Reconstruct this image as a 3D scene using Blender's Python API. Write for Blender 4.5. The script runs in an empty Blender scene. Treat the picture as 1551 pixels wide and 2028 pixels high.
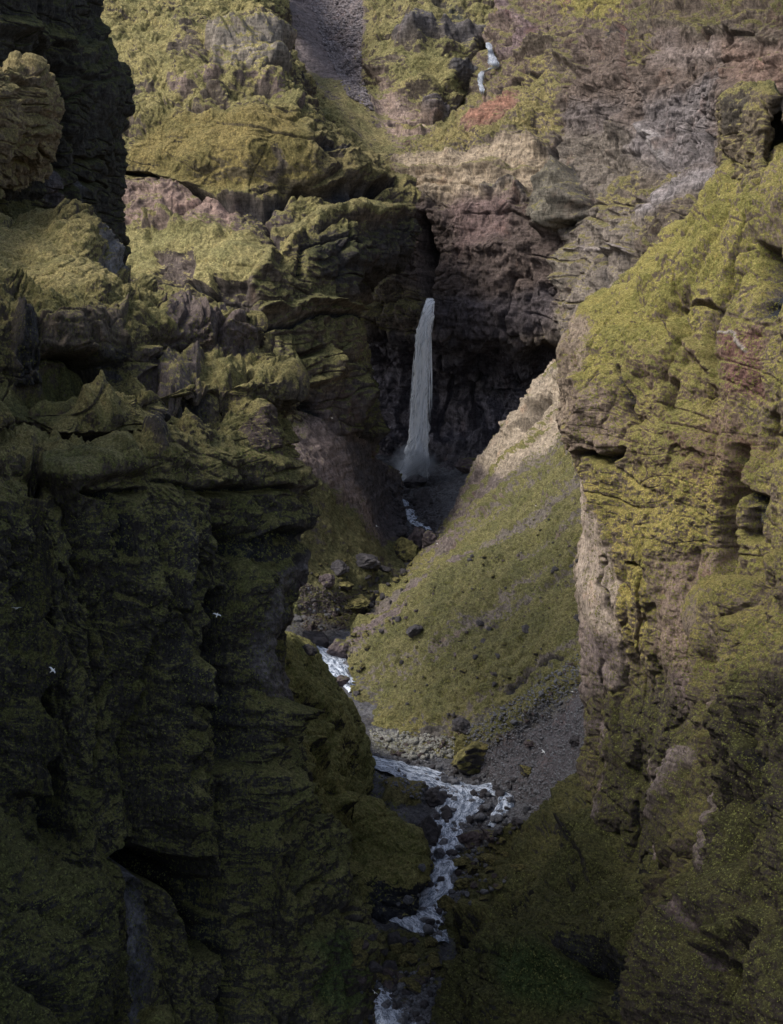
import bpy, math, random, os
import numpy as np
from mathutils import Vector
from mathutils.bvhtree import BVHTree
from concurrent.futures import ThreadPoolExecutor

QUICK = False
STEP = 3.0 if QUICK else 1.45           # mesh spacing, in photograph pixels at the surface
F = 2600.0                              # focal length in photograph pixels
PW, PH = 1551.0, 2028.0
PITCH = math.atan((PH/2-500)/F)         # the camera looks a little down into the canyon
cP, sP = math.cos(PITCH), math.sin(PITCH)
scene = bpy.context.scene
COL = scene.collection

def world_pt(px, py, D):
    """point seen at photograph pixel (px,py) standing D metres ahead of the camera"""
    px = np.asarray(px, float); py = np.asarray(py, float); D = np.asarray(D, float)
    a = (px-PW/2)/F; b = (PH/2-py)/F
    dy = b*sP+cP; dz = b*cP-sP
    return np.stack([a/dy*D, D+0*a, dz/dy*D], -1)
def to_px(P):
    x, y, z = P[..., 0], P[..., 1], P[..., 2]
    f = y*cP-z*sP; u = y*sP+z*cP
    return PW/2+F*x/f, PH/2-F*u/f

# ---------------------------------------------------------------- noise
_r = np.random.RandomState(7)
_P = np.tile(_r.permutation(256), 3).astype(np.int32)
_G = _r.normal(size=(256, 3)); _G = (_G/np.linalg.norm(_G, axis=1)[:, None]).astype(np.float32)
def _pn(x, y, z):
    xf = np.floor(x); yf = np.floor(y); zf = np.floor(z)
    xi = xf.astype(np.int32) & 255; yi = yf.astype(np.int32) & 255; zi = zf.astype(np.int32) & 255
    x = x-xf; y = y-yf; z = z-zf
    u = x*x*x*(x*(x*6-15)+10); v = y*y*y*(y*(y*6-15)+10); w = z*z*z*(z*(z*6-15)+10)
    r = 0
    for dx in (0, 1):
        a = _P[xi+dx]; wx = u if dx else 1-u
        for dy in (0, 1):
            b = _P[a+yi+dy]; wy = wx*(v if dy else 1-v)
            for dz in (0, 1):
                g = _G[_P[b+zi+dz]]
                r = r + wy*(w if dz else 1-w)*(g[:, 0]*(x-dx)+g[:, 1]*(y-dy)+g[:, 2]*(z-dz))
    return r
_pool = ThreadPoolExecutor(4)
def pn(P, sx, sy=None, sz=None, off=0.0):
    sy = sx if sy is None else sy; sz = sx if sz is None else sz
    n = len(P); k = 60000
    def f(i):
        Q = P[i:i+k]
        return _pn(Q[:, 0]*sx+off+100, Q[:, 1]*sy+off*1.7+100, Q[:, 2]*sz+off*2.3+100)
    return np.concatenate(list(_pool.map(f, range(0, n, k))))*1.6
def fbm(P, s, o=4, g=0.5, sz=None, off=0.0):
    r = 0; a = 1; sz = s if sz is None else sz
    for i in range(o):
        r = r+a*pn(P, s, s, sz, off+i*13.7); a *= g; s *= 2.03; sz *= 2.03
    return r
def ridge(P, s, o=4, g=0.5, sz=None, off=0.0):
    r = 0; a = 1; sz = s if sz is None else sz; t = 0
    for i in range(o):
        r = r+a*(1-2*np.abs(pn(P, s, s, sz, off+i*9.1))); t += a; a *= g; s *= 2.1; sz *= 2.1
    return r/t
def sstep(a, b, x):
    t = np.clip((x-a)/(b-a), 0, 1); return t*t*(3-2*t)

# ---------------------------------------------------------------- 2D shapes on a surface
def seg_dist(X, Y, p, q):
    dx, dy = q[0]-p[0], q[1]-p[1]; L = dx*dx+dy*dy+1e-9
    t = np.clip(((X-p[0])*dx+(Y-p[1])*dy)/L, 0, 1)
    return np.hypot(X-p[0]-t*dx, Y-p[1]-t*dy), t
def poly_mask(X, Y, poly, feather):
    n = len(poly); d = np.full(X.shape, 1e9); ins = np.zeros(X.shape, bool)
    for i in range(n):
        p, q = poly[i], poly[(i+1) % n]
        d = np.minimum(d, seg_dist(X, Y, p, q)[0])
        if p[1] != q[1]:
            c = (p[1] > Y) != (q[1] > Y)
            xi = (q[0]-p[0])*(Y-p[1])/(q[1]-p[1])+p[0]
            ins ^= c & (X < xi)
    s = np.where(ins, d, -d)
    return sstep(-feather, feather, s)
def line_mask(X, Y, pts, r):
    best = np.zeros(X.shape)
    for i in range(len(pts)-1):
        p, q = pts[i], pts[i+1]
        d, t = seg_dist(X, Y, p, q)
        r0 = p[2] if len(p) > 2 else r; r1 = q[2] if len(q) > 2 else r
        rr = r0+(r1-r0)*t
        m = np.clip(1-d/rr, 0, 1)
        best = np.maximum(best, m*m*(3-2*m))
    return best

# ---------------------------------------------------------------- sheets of terrain
def cr(p0, p1, p2, p3, t):
    # Catmull-Rom, half tension so that sharp changes do not overshoot
    m1 = (p2-p0)*0.4; m2 = (p3-p1)*0.4
    t2 = t*t; t3 = t2*t
    return (2*t3-3*t2+1)*p1+(t3-2*t2+t)*m1+(-2*t3+3*t2)*p2+(t3-t2)*m2
def spline_rows(A, counts):
    n = len(A); out = []
    for i in range(n-1):
        p0 = A[max(i-1, 0)]; p1 = A[i]; p2 = A[i+1]; p3 = A[min(i+2, n-1)]
        k = counts[i]; t = (np.arange(k)/k).reshape((-1,)+(1,)*(A.ndim-1))
        out.append(cr(p0[None], p1[None], p2[None], p3[None], t))
    out.append(A[-1:]); return np.concatenate(out)
def lattice_grid(L, step):
    A = np.array(L, float)
    sp = A[..., :2].copy()
    # spacing measured both on the picture and in depth, so that receding sides are not starved
    def cnt(a, b):
        d = np.hypot(a[..., 0]-b[..., 0], a[..., 1]-b[..., 1]); dz = np.abs(a[..., 2]-b[..., 2])*F/np.minimum(a[..., 2], b[..., 2])*0.35
        return d+dz
    rc = [max(2, int(cnt(A[i], A[i+1]).mean()*1.1/step)) for i in range(A.shape[0]-1)]
    B = np.transpose(A, (1, 0, 2))
    cc = [max(2, int(cnt(B[i], B[i+1]).mean()*1.1/step)) for i in range(B.shape[0]-1)]
    G = spline_rows(A, rc)
    G = np.transpose(spline_rows(np.transpose(G, (1, 0, 2)), cc), (1, 0, 2))
    return world_pt(G[..., 0], G[..., 1], G[..., 2])
def grid_normals(P):
    du = np.gradient(P, axis=0); dv = np.gradient(P, axis=1)
    N = np.cross(du, dv); N /= np.linalg.norm(N, axis=-1)[..., None]+1e-9
    s = np.sum(N*-P, axis=-1)
    # one sign for the whole sheet: the side that looks at the camera
    if np.sum(np.sign(s)) < 0: N = -N
    return N
SURF = {}
def make_mesh(name, V, faces, smooth=True):
    """V (n,3); faces (m,4) or (m,3) array"""
    me = bpy.data.meshes.new(name)
    V = np.ascontiguousarray(V, np.float32); faces = np.ascontiguousarray(faces, np.int32)
    k = faces.shape[1]; m = len(faces)
    me.vertices.add(len(V)); me.vertices.foreach_set('co', V.ravel())
    me.loops.add(m*k); me.loops.foreach_set('vertex_index', faces.ravel())
    me.polygons.add(m); me.polygons.foreach_set('loop_start', np.arange(m, dtype=np.int32)*k)
    me.update(calc_edges=True); me.validate()
    me.polygons.foreach_set('use_smooth', np.full(m, smooth))
    return me
def link(name, me, mat=None, parent=None, **props):
    o = bpy.data.objects.new(name, me); COL.objects.link(o)
    if mat is not None: me.materials.append(mat)
    if parent is not None: o.parent = parent
    for k, v in props.items(): o[k] = v
    return o
def set_attr(me, nm, arr):
    if arr.ndim == 2:
        a = me.attributes.new(nm, 'FLOAT_COLOR', 'POINT')
        c = np.ones((len(arr), 4), np.float32); c[:, :3] = arr; a.data.foreach_set('color', c.ravel())
    else:
        a = me.attributes.new(nm, 'FLOAT', 'POINT'); a.data.foreach_set('value', arr.astype(np.float32))

# ground covers; RK is near-black wet rock, also shade painted into carved clefts
MY = (.215, .180, .042); MG = (.135, .121, .043); MP = (.210, .185, .085); MD = (.064, .063, .023); ME = (.07, .105, .032)
RB = (.120, .098, .080); RP = (.250, .190, .170); RG = (.190, .185, .195); RD = (.060, .056, .058)
RS = (.170, .140, .145); RO = (.260, .125, .085); RT = (.330, .275, .205); RK = (.030, .033, .042); RW = (.42, .36, .32)

def tone(c):
    c = np.array((c[0]*1.045, c[1]*.965, c[2]*1.0)); return c*.89+.11*(c@np.array((.3, .6, .1)))
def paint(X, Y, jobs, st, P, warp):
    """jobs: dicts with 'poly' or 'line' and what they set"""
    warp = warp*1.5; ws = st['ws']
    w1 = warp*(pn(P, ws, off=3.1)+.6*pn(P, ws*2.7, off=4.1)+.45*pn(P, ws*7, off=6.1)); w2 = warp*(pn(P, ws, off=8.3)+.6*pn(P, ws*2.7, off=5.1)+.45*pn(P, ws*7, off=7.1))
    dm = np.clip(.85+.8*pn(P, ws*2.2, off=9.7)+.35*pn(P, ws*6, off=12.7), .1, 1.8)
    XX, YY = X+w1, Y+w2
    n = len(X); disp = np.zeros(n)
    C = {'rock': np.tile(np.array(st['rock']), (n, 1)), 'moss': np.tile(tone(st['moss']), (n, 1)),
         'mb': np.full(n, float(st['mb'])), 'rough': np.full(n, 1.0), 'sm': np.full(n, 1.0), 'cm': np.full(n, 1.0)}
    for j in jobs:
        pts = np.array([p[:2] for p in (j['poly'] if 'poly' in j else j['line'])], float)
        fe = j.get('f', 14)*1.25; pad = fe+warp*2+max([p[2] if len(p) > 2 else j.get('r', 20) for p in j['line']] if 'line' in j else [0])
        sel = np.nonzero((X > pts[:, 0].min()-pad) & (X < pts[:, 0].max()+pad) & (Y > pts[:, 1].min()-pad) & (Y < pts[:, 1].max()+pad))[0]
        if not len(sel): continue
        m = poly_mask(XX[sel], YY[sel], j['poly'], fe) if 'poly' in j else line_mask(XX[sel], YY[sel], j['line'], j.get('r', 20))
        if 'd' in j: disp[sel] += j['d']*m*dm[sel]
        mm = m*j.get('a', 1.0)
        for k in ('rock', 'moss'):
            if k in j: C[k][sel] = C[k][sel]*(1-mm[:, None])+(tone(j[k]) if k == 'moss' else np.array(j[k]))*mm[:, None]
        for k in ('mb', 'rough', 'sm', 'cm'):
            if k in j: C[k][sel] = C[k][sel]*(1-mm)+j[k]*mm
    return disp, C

def sheet(name, L, st, jobs, mat, **props):
    s = dict(rock=RB, moss=MG, mb=0.0, big=3.0, bs=.03, strata=1.5, ss=.09, tilt=(0, 0), flute=.8, fs=.12, fine=.5, fns=.5, ws=.05, warp=8, step=1.0, blocks=.5, streak=None, crk=1.2, crh=.8, lmp=.9, col=0.)
    s.update(st)
    G = lattice_grid(L, STEP*s['step']); N = grid_normals(G)
    shp = G.shape[:2]; P = G.reshape(-1, 3).astype(np.float32); N = N.reshape(-1, 3)
    X, Y = to_px(P)
    disp, C = paint(X, Y, jobs, s, P, s['warp'])
    R = C['rough']
    # large forms
    d = s['big']*fbm(P, s['bs'], 3, .5)
    if s['col']:        # broad upright buttresses
        cc = np.abs(pn(P, .075, .075, .011, 171))+.4*np.abs(pn(P, .19, .19, .03, 173)); d = d+s['col']*C['cm']*(np.sqrt(cc+.01)*2.2-1.1)
    # bedding: beds of hard rock stand proud, moss ledges between them
    zt = P[:, 2]+s['tilt'][0]*P[:, 0]+s['tilt'][1]*P[:, 1]+2.5*pn(P, .03, off=21)
    Q = np.stack([P[:, 0], P[:, 1], zt], 1)
    b1 = pn(Q, s['ss']*.16, s['ss']*.16, s['ss'], 31); b2 = pn(Q, s['ss']*.4, s['ss']*.4, s['ss']*2.7, 37)
    b3 = pn(Q, s['ss']*1.7, s['ss']*1.7, s['ss']*6.5, 39)
    led = np.tanh(b1*5)*.5+np.tanh(b2*4.5)*.4+np.tanh(b3*4)*.24*(.4+.6*sstep(-.2, .3, pn(P, .05, off=55)))
    ms = .35+.65*sstep(-.25, .35, pn(P, .022, off=51))
    d2 = s['strata']*led*ms*C['sm']
    fl = ridge(np.stack([P[:, 0], P[:, 1], P[:, 2]+4*pn(P, .05, off=61)], 1), s['fs'], 3, .5, s['fs']*.22, 63)
    d2 = d2+s['flute']*(fl-.3)
    if s['blocks']:
        c = pn(P, s['fs']*2.2, s['fs']*2.2, s['fs']*1.4, 71)
        c2 = c*4+.35*pn(P, s['fs']*9, off=73); c3 = pn(P, s['fs']*6, s['fs']*6, s['fs']*5, 75)*4
        q = lambda v: (np.floor(v)+sstep(.0, .22, v-np.floor(v)))
        d2 = d2+s['blocks']*(q(c2)*.42+q(c3)*.16)
    # open joints: narrow deep clefts, mostly upright, and slots along the bedding
    Pw = P+np.stack([pn(P, .09, off=141), pn(P, .09, off=143), pn(P, .09, off=145)], 1).astype(np.float32)*2.2*(.12/s['fs'])+np.stack([pn(P, s['fs']*5, off=147)]*3, 1).astype(np.float32)*.35
    f_ = s['fs']
    j1 = np.clip(1-np.abs(pn(Pw, f_*.75, f_*.75, f_*.17, 151))/.10, 0, 1); j2 = np.clip(1-np.abs(pn(Pw, f_*1.8, f_*1.8, f_*.5, 153))/.09, 0, 1)
    m1 = sstep(-.15, .25, pn(P, f_*.35, off=155)); m2 = sstep(-.1, .3, pn(P, f_*.6, off=157))
    d2 = d2-s['crk']*(j1**1.3*m1*1.1+j2*m2*.45)
    Qw = Q+np.stack([0*zt, 0*zt, pn(P, .12, off=161)], 1).astype(np.float32)*1.6
    h1 = np.clip(1-np.abs(pn(Qw, s['ss']*.35, s['ss']*.35, s['ss']*1.9, 163))/.085, 0, 1); h2 = np.clip(1-np.abs(pn(Qw, s['ss']*.9, s['ss']*.9, s['ss']*4.6, 165))/.08, 0, 1)
    m3 = sstep(-.1, .3, pn(P, f_*.4, off=167))
    d2 = d2-s['crh']*(h1**1.2*m3+h2*(1-m1)*.45)*np.clip(C['sm']+.05, 0, 1)
    wp = P+np.stack([pn(P, s['fns']*.4, off=101), pn(P, s['fns']*.4, off=111), pn(P, s['fns']*.4, off=121)], 1).astype(np.float32)*(.8/s['fns'])
    lump = ridge(wp, s['fns']*.33, 3, .55, s['fns']*.26, 91)
    d2 = d2+s['fine']*(.9*fbm(P, s['fns'], 5, .52, off=81)+s['lmp']*(lump-.3))
    if s['streak']:
        a = np.array(s['streak'][0]); a = a/np.linalg.norm(a); al = P@a.astype(np.float32); Pa = P-np.outer(al, a)*.93
        k = pn(Pa.astype(np.float32), s['streak'][2], off=131)+.6*pn(Pa.astype(np.float32), s['streak'][2]*2.6, off=133)
        C['mb'] = C['mb']+s['streak'][1]*k; d2 = d2+s['streak'][3]*k
    d = d+disp+d2*R
    P2 = P+N*d[:, None]
    V = P2.reshape(shp+(3,))
    nr, nc = shp
    idx = np.arange(nr*nc).reshape(shp)
    Fc = np.stack([idx[:-1, :-1], idx[1:, :-1], idx[1:, 1:], idx[:-1, 1:]], -1).reshape(-1, 4)
    N0 = np.cross(V[1, 0]-V[0, 0], V[0, 1]-V[0, 0])
    gN = np.cross(np.gradient(G, axis=0), np.gradient(G, axis=1)).reshape(-1, 3)
    if np.sum(gN*N) < 0: Fc = Fc[:, ::-1]
    me = make_mesh(name, P2, Fc)
    set_attr(me, 'rock', C['rock']); set_attr(me, 'moss', C['moss']); set_attr(me, 'mb', C['mb'])
    # hollows (concave places) for damp soil: difference to a smoothed copy of the displacement
    dd = (d2*R).reshape(shp); sm = dd.copy()
    for _ in range(6):
        for ax in (0, 1):
            sm = (np.roll(sm, 2, ax)+np.roll(sm, -2, ax)+sm)/3
    cav = np.clip((dd-sm)/(s['fine']+.05), -1, 1).ravel()
    set_attr(me, 'cav', cav)
    kw = dict(kind='structure'); kw.update(props)
    o = link(name, me, mat, **kw)
    k = max(1, int(round(5/STEP)))
    Gc = V[::k, ::k]; a, b = Gc.shape[:2]; ii = np.arange(a*b).reshape(a, b)
    fc = np.stack([ii[:-1, :-1], ii[1:, :-1], ii[1:, 1:], ii[:-1, 1:]], -1).reshape(-1, 4)
    SURF[name] = BVHTree.FromPolygons(Gc.reshape(-1, 3).tolist(), fc.tolist())
    print(name, shp, len(P2)); return o

def ray(px, py, only=None):
    """where the ray through a photograph pixel first meets the land"""
    t = world_pt(px, py, 1.0); dv = Vector(t).normalized(); best = None
    for k, b in SURF.items():
        if only and k not in only: continue
        h = b.ray_cast(Vector((0, 0, 0)), dv)
        if h[0] is not None and (best is None or h[3] < best[3]): best = h
    if best is None: return None, None
    n = best[1]
    if n.dot(dv) > 0: n = -n
    return best[0], n
# ---------------------------------------------------------------- materials
def new_mat(name):
    m = bpy.data.materials.new(name); m.use_nodes = True
    nt = m.node_tree; nt.nodes.clear()
    return m, nt
class NT:
    def __init__(s, nt): s.t = nt
    def n(s, ty, **kw):
        x = s.t.nodes.new(ty)
        for k, v in kw.items():
            if k.startswith('i_'):
                key = k[2:]; key = int(key) if key.isdigit() else key.replace('_', ' ')
                x.inputs[key].default_value = v
            else: setattr(x, k, v)
        return x
    def l(s, a, b): s.t.links.new(a, b)
    def noise(s, vec, scale, detail=6, rough=.6, dist=0):
        x = s.n('ShaderNodeTexNoise', i_Scale=scale, i_Detail=detail, i_Roughness=rough, i_Distortion=dist); s.l(vec, x.inputs['Vector']); return x.outputs[0]
    def ramp(s, fac, a, b, lo=0., hi=1.):
        x = s.n('ShaderNodeMapRange', interpolation_type='SMOOTHSTEP'); s.l(fac, x.inputs[0])
        for i, v in zip((1, 2, 3, 4), (a, b, lo, hi)): x.inputs[i].default_value = v
        return x.outputs[0]
    def math(s, op, a, b=None, c=None, clamp=False):
        x = s.n('ShaderNodeMath', operation=op, use_clamp=clamp)
        for i, v in enumerate((a, b, c)):
            if v is None: continue
            if isinstance(v, (int, float)): x.inputs[i].default_value = v
            else: s.l(v, x.inputs[i])
        return x.outputs[0]
    def mix(s, f, a, b, mode='MIX'):
        x = s.n('ShaderNodeMix', data_type='RGBA', blend_type=mode)
        for k, v in ((0, f), (6, a), (7, b)):
            if isinstance(v, (int, float)): x.inputs[k].default_value = v
            elif isinstance(v, tuple): x.inputs[k].default_value = (*v, 1) if len(v) == 3 else v
            else: s.l(v, x.inputs[k])
        return x.outputs[2]
    def scale(s, vec, sx, sy, sz):
        x = s.n('ShaderNodeMapping'); x.inputs['Scale'].default_value = (sx, sy, sz); s.l(vec, x.inputs[0]); return x.outputs[0]

def terrain_mat(name, det=1.0, bump=.5, bed=1., drape=.4, mott=1.):
    """rock with moss growing on everything flat enough to hold it; det scales detail to the size of the landform"""
    m, nt = new_mat(name); t = NT(nt)
    out = t.n('ShaderNodeOutputMaterial'); bs = t.n('ShaderNodeBsdfPrincipled'); t.l(bs.outputs[0], out.inputs[0])
    co = t.n('ShaderNodeTexCoord').outputs['Object']
    rock = t.n('ShaderNodeAttribute', attribute_name='rock').outputs['Color']
    moss = t.n('ShaderNodeAttribute', attribute_name='moss').outputs['Color']
    mb = t.n('ShaderNodeAttribute', attribute_name='mb').outputs['Fac']
    cav = t.n('ShaderNodeAttribute', attribute_name='cav').outputs['Fac']
    geo = t.n('ShaderNodeNewGeometry')
    sep = t.n('ShaderNodeSeparateXYZ'); t.l(geo.outputs['Normal'], sep.inputs[0]); nz = sep.outputs[2]
    n1 = t.noise(co, .12*det, 6, .65, .3); n2 = t.noise(co, 1.1*det, 8, .72); n3 = t.noise(co, 2.3*det, 6, .8)
    strata = t.noise(t.scale(co, .12*det, .12*det, 1.1*det), 1., 6, .7, .4)
    vert = t.noise(t.scale(co, .9*det, .9*det, .12*det), 1., 6, .65, .3)
    # rock: bedding, streaks and speckle
    v = t.ramp(strata, .3, .7, 1-.38*bed, 1+.35*bed); v = t.math('MULTIPLY', v, t.ramp(vert, .3, .7, .72, 1.3)); v = t.math('MULTIPLY', v, t.ramp(n2, .25, .75, .6, 1.45))
    vc = t.n('ShaderNodeCombineColor'); [t.l(v, vc.inputs[i]) for i in range(3)]
    rk = t.mix(1., rock, vc.outputs[0], 'MULTIPLY')
    rk = t.mix(t.ramp(n1, .55, .72, 0, .45), rk, t.mix(1., rk, (1.25, .92, .78), 'MULTIPLY'))
    rk = t.mix(t.ramp(n3, .56, .68, 0, .6), rk, t.mix(1., rk, (1.6, 1.6, 1.65), 'MULTIPLY'))
    # moss: hue wanders between yellow and deep green, dark wet tips and dry straw
    w = t.ramp(n2, .22, .78, .50, 1.55); w = t.math('MULTIPLY', w, t.ramp(n3, .3, .7, .38, 1.75))
    wc = t.n('ShaderNodeCombineColor'); [t.l(w, wc.inputs[i]) for i in range(3)]
    ms = t.mix(1., moss, wc.outputs[0], 'MULTIPLY')
    ms = t.mix(t.ramp(n1, .42, .62, 0, .8), ms, t.mix(1., ms, (.68, .74, .72), 'MULTIPLY'))
    ms = t.mix(t.ramp(vert, .56, .72, 0, .55), ms, t.mix(1., ms, (1.25, 1.02, .95), 'MULTIPLY'))
    # where moss holds
    k = t.math('ADD', nz, mb)
    k = t.math('ADD', k, t.math('MULTIPLY', t.math('SUBTRACT', n1, .5), 1.3*mott))
    k = t.math('ADD', k, t.math('MULTIPLY', t.math('SUBTRACT', n2, .5), 1.6*mott))
    k = t.math('ADD', k, t.math('MULTIPLY', t.math('SUBTRACT', strata, .5), .9*bed))
    k = t.math('ADD', k, t.math('MULTIPLY', t.math('SUBTRACT', vert, .5), 1.6*drape))
    k = t.math('ADD', k, t.math('MULTIPLY', cav, .12))
    f = t.ramp(k, .22, .52)
    # black lichen and soil in specks and runnels, also painted for fine crevice shade
    sp = t.noise(t.scale(co, 1.*det, 1.*det, .45*det), 1.7, 9, .78, .2)
    rk = t.mix(t.ramp(sp, .50, .60, 0, .75), rk, t.mix(1., rk, (.30, .30, .32), 'MULTIPLY'))
    ms = t.mix(t.ramp(sp, .53, .63, 0, .75), ms, t.mix(1., ms, (.34, .36, .36), 'MULTIPLY'))
    ms = t.mix(t.ramp(sp, .30, .42, .55, 0), ms, t.mix(1., ms, (1.5, 1.42, 1.3), 'MULTIPLY'))
    col = t.mix(f, rk, ms)
    t.l(col, bs.inputs['Base Color'])
    bs.inputs['Roughness'].default_value = .85; bs.inputs['Specular IOR Level'].default_value = .22
    h = t.math('ADD', t.math('MULTIPLY', t.noise(co, 2.2*det, 9, .78), 1.), t.math('MULTIPLY', t.noise(co, 4.5*det, 4, .75), .5))
    h = t.math('ADD', h, t.math('MULTIPLY', strata, .5*bed))
    h = t.math('ADD', h, t.math('MULTIPLY', vert, .9*drape))
    b = t.n('ShaderNodeBump', i_Strength=bump, i_Distance=.75/det); t.l(h, b.inputs['Height']); t.l(b.outputs[0], bs.inputs['Normal'])
    return m
MT_NEAR = terrain_mat('moss_and_rock_near', 2.2, .9)
MT_DRAPE = terrain_mat('moss_hanging_on_rock', 2.0, .9, .2, 1.1, 1.25)
MT_MID = terrain_mat('moss_and_rock', 1.15, .9)
MT_FAR = terrain_mat('moss_and_rock_far', .75, .9)
MT_SLOPE = terrain_mat('grassy_talus', 1.3, 1., .3, .1, .5)
MT_WALL = terrain_mat('rock_wall_far', .75, .9, .9, .6)
# ---------------------------------------------------------------- the land
def rowsh(rows): return rows
def behind(row, dy, dD, dx=0): return [(p[0]+dx, p[1]+dy, p[2]+dD) for p in row]


def nudge(L, y0, y1, k, dx, dD=0):
    """move the last k columns of the rows between y0 and y1"""
    return [[((x+dx, y, d+dD) if (i >= len(r)-k and y0 <= y <= y1) else (x, y, d)) for i, (x, y, d) in enumerate(r)] for r in L]
# near left cliff; unseen far left columns raised to shade the right side
r1 = [(-1000,-100,125),(-420,200,130),(-200,330,140),(0,412,165),(150,447,166),(238,540,164),(325,600,158),(440,622,152),(494,640,150),(505,665,163),(485,760,190)]
LC = [behind(r1, 90, 30), r1,
 [(-1000,-1900,86),(-420,380,92),(-200,560,116),(0,640,128),(140,636,132),(260,648,137),(370,640,146),(470,648,148),(514,655,151),(528,680,162),(505,800,185)],
 [(-1000,-1500,78),(-420,560,86),(-200,690,108),(0,778,124),(140,765,128),(260,755,132),(370,712,143),(470,722,145),(528,735,147),(542,752,158),(515,850,182)],
 [(-1000,-1200,72),(-420,660,80),(-200,760,102),(0,806,116),(140,805,120),(270,792,124),(380,752,131),(480,752,136),(550,756,139),(563,780,152),(530,880,178)],
 [(-1000,-300,68),(-420,800,77),(-200,860,99),(0,872,115),(140,880,119),(280,872,123),(390,818,130),(490,802,135),(564,805,138),(577,830,150),(545,920,175)],
 [(-1000,500,64),(-420,900,73),(-200,920,93),(0,925,108),(150,938,111),(280,922,117),(400,884,123),(500,866,130),(572,872,134),(585,890,146),(550,970,172)],
 [(-1000,1040,57),(-420,1250,67),(-200,1250,87),(0,1250,105),(150,1250,110),(290,1250,116),(410,1250,121),(500,1250,126),(572,1240,131),(588,1240,144),(550,1240,170)],
 [(-1000,1250,56),(-420,1450,66),(-200,1450,86),(0,1450,104),(150,1450,109),(290,1450,115),(400,1450,120),(480,1450,125),(540,1450,130),(558,1450,142),(530,1450,168)],
 [(-1000,1450,56),(-420,1700,65),(-200,1700,84),(0,1700,102),(150,1700,108),(290,1700,113),(400,1700,118),(480,1700,122),(560,1700,126),(592,1700,138),(560,1700,165)],
 [(-1000,1700,55),(-420,1900,64),(-200,1900,83),(0,1900,101),(150,1900,107),(290,1900,112),(400,1900,116),(500,1900,120),(620,1900,125),(685,1900,136),(660,1900,160)],
 [(-1000,1900,54),(-420,2180,62),(-200,2180,82),(0,2180,98),(150,2180,104),(290,2180,108),(400,2180,112),(520,2180,116),(660,2180,122),(735,2180,132),(700,2180,155)]]
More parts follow.
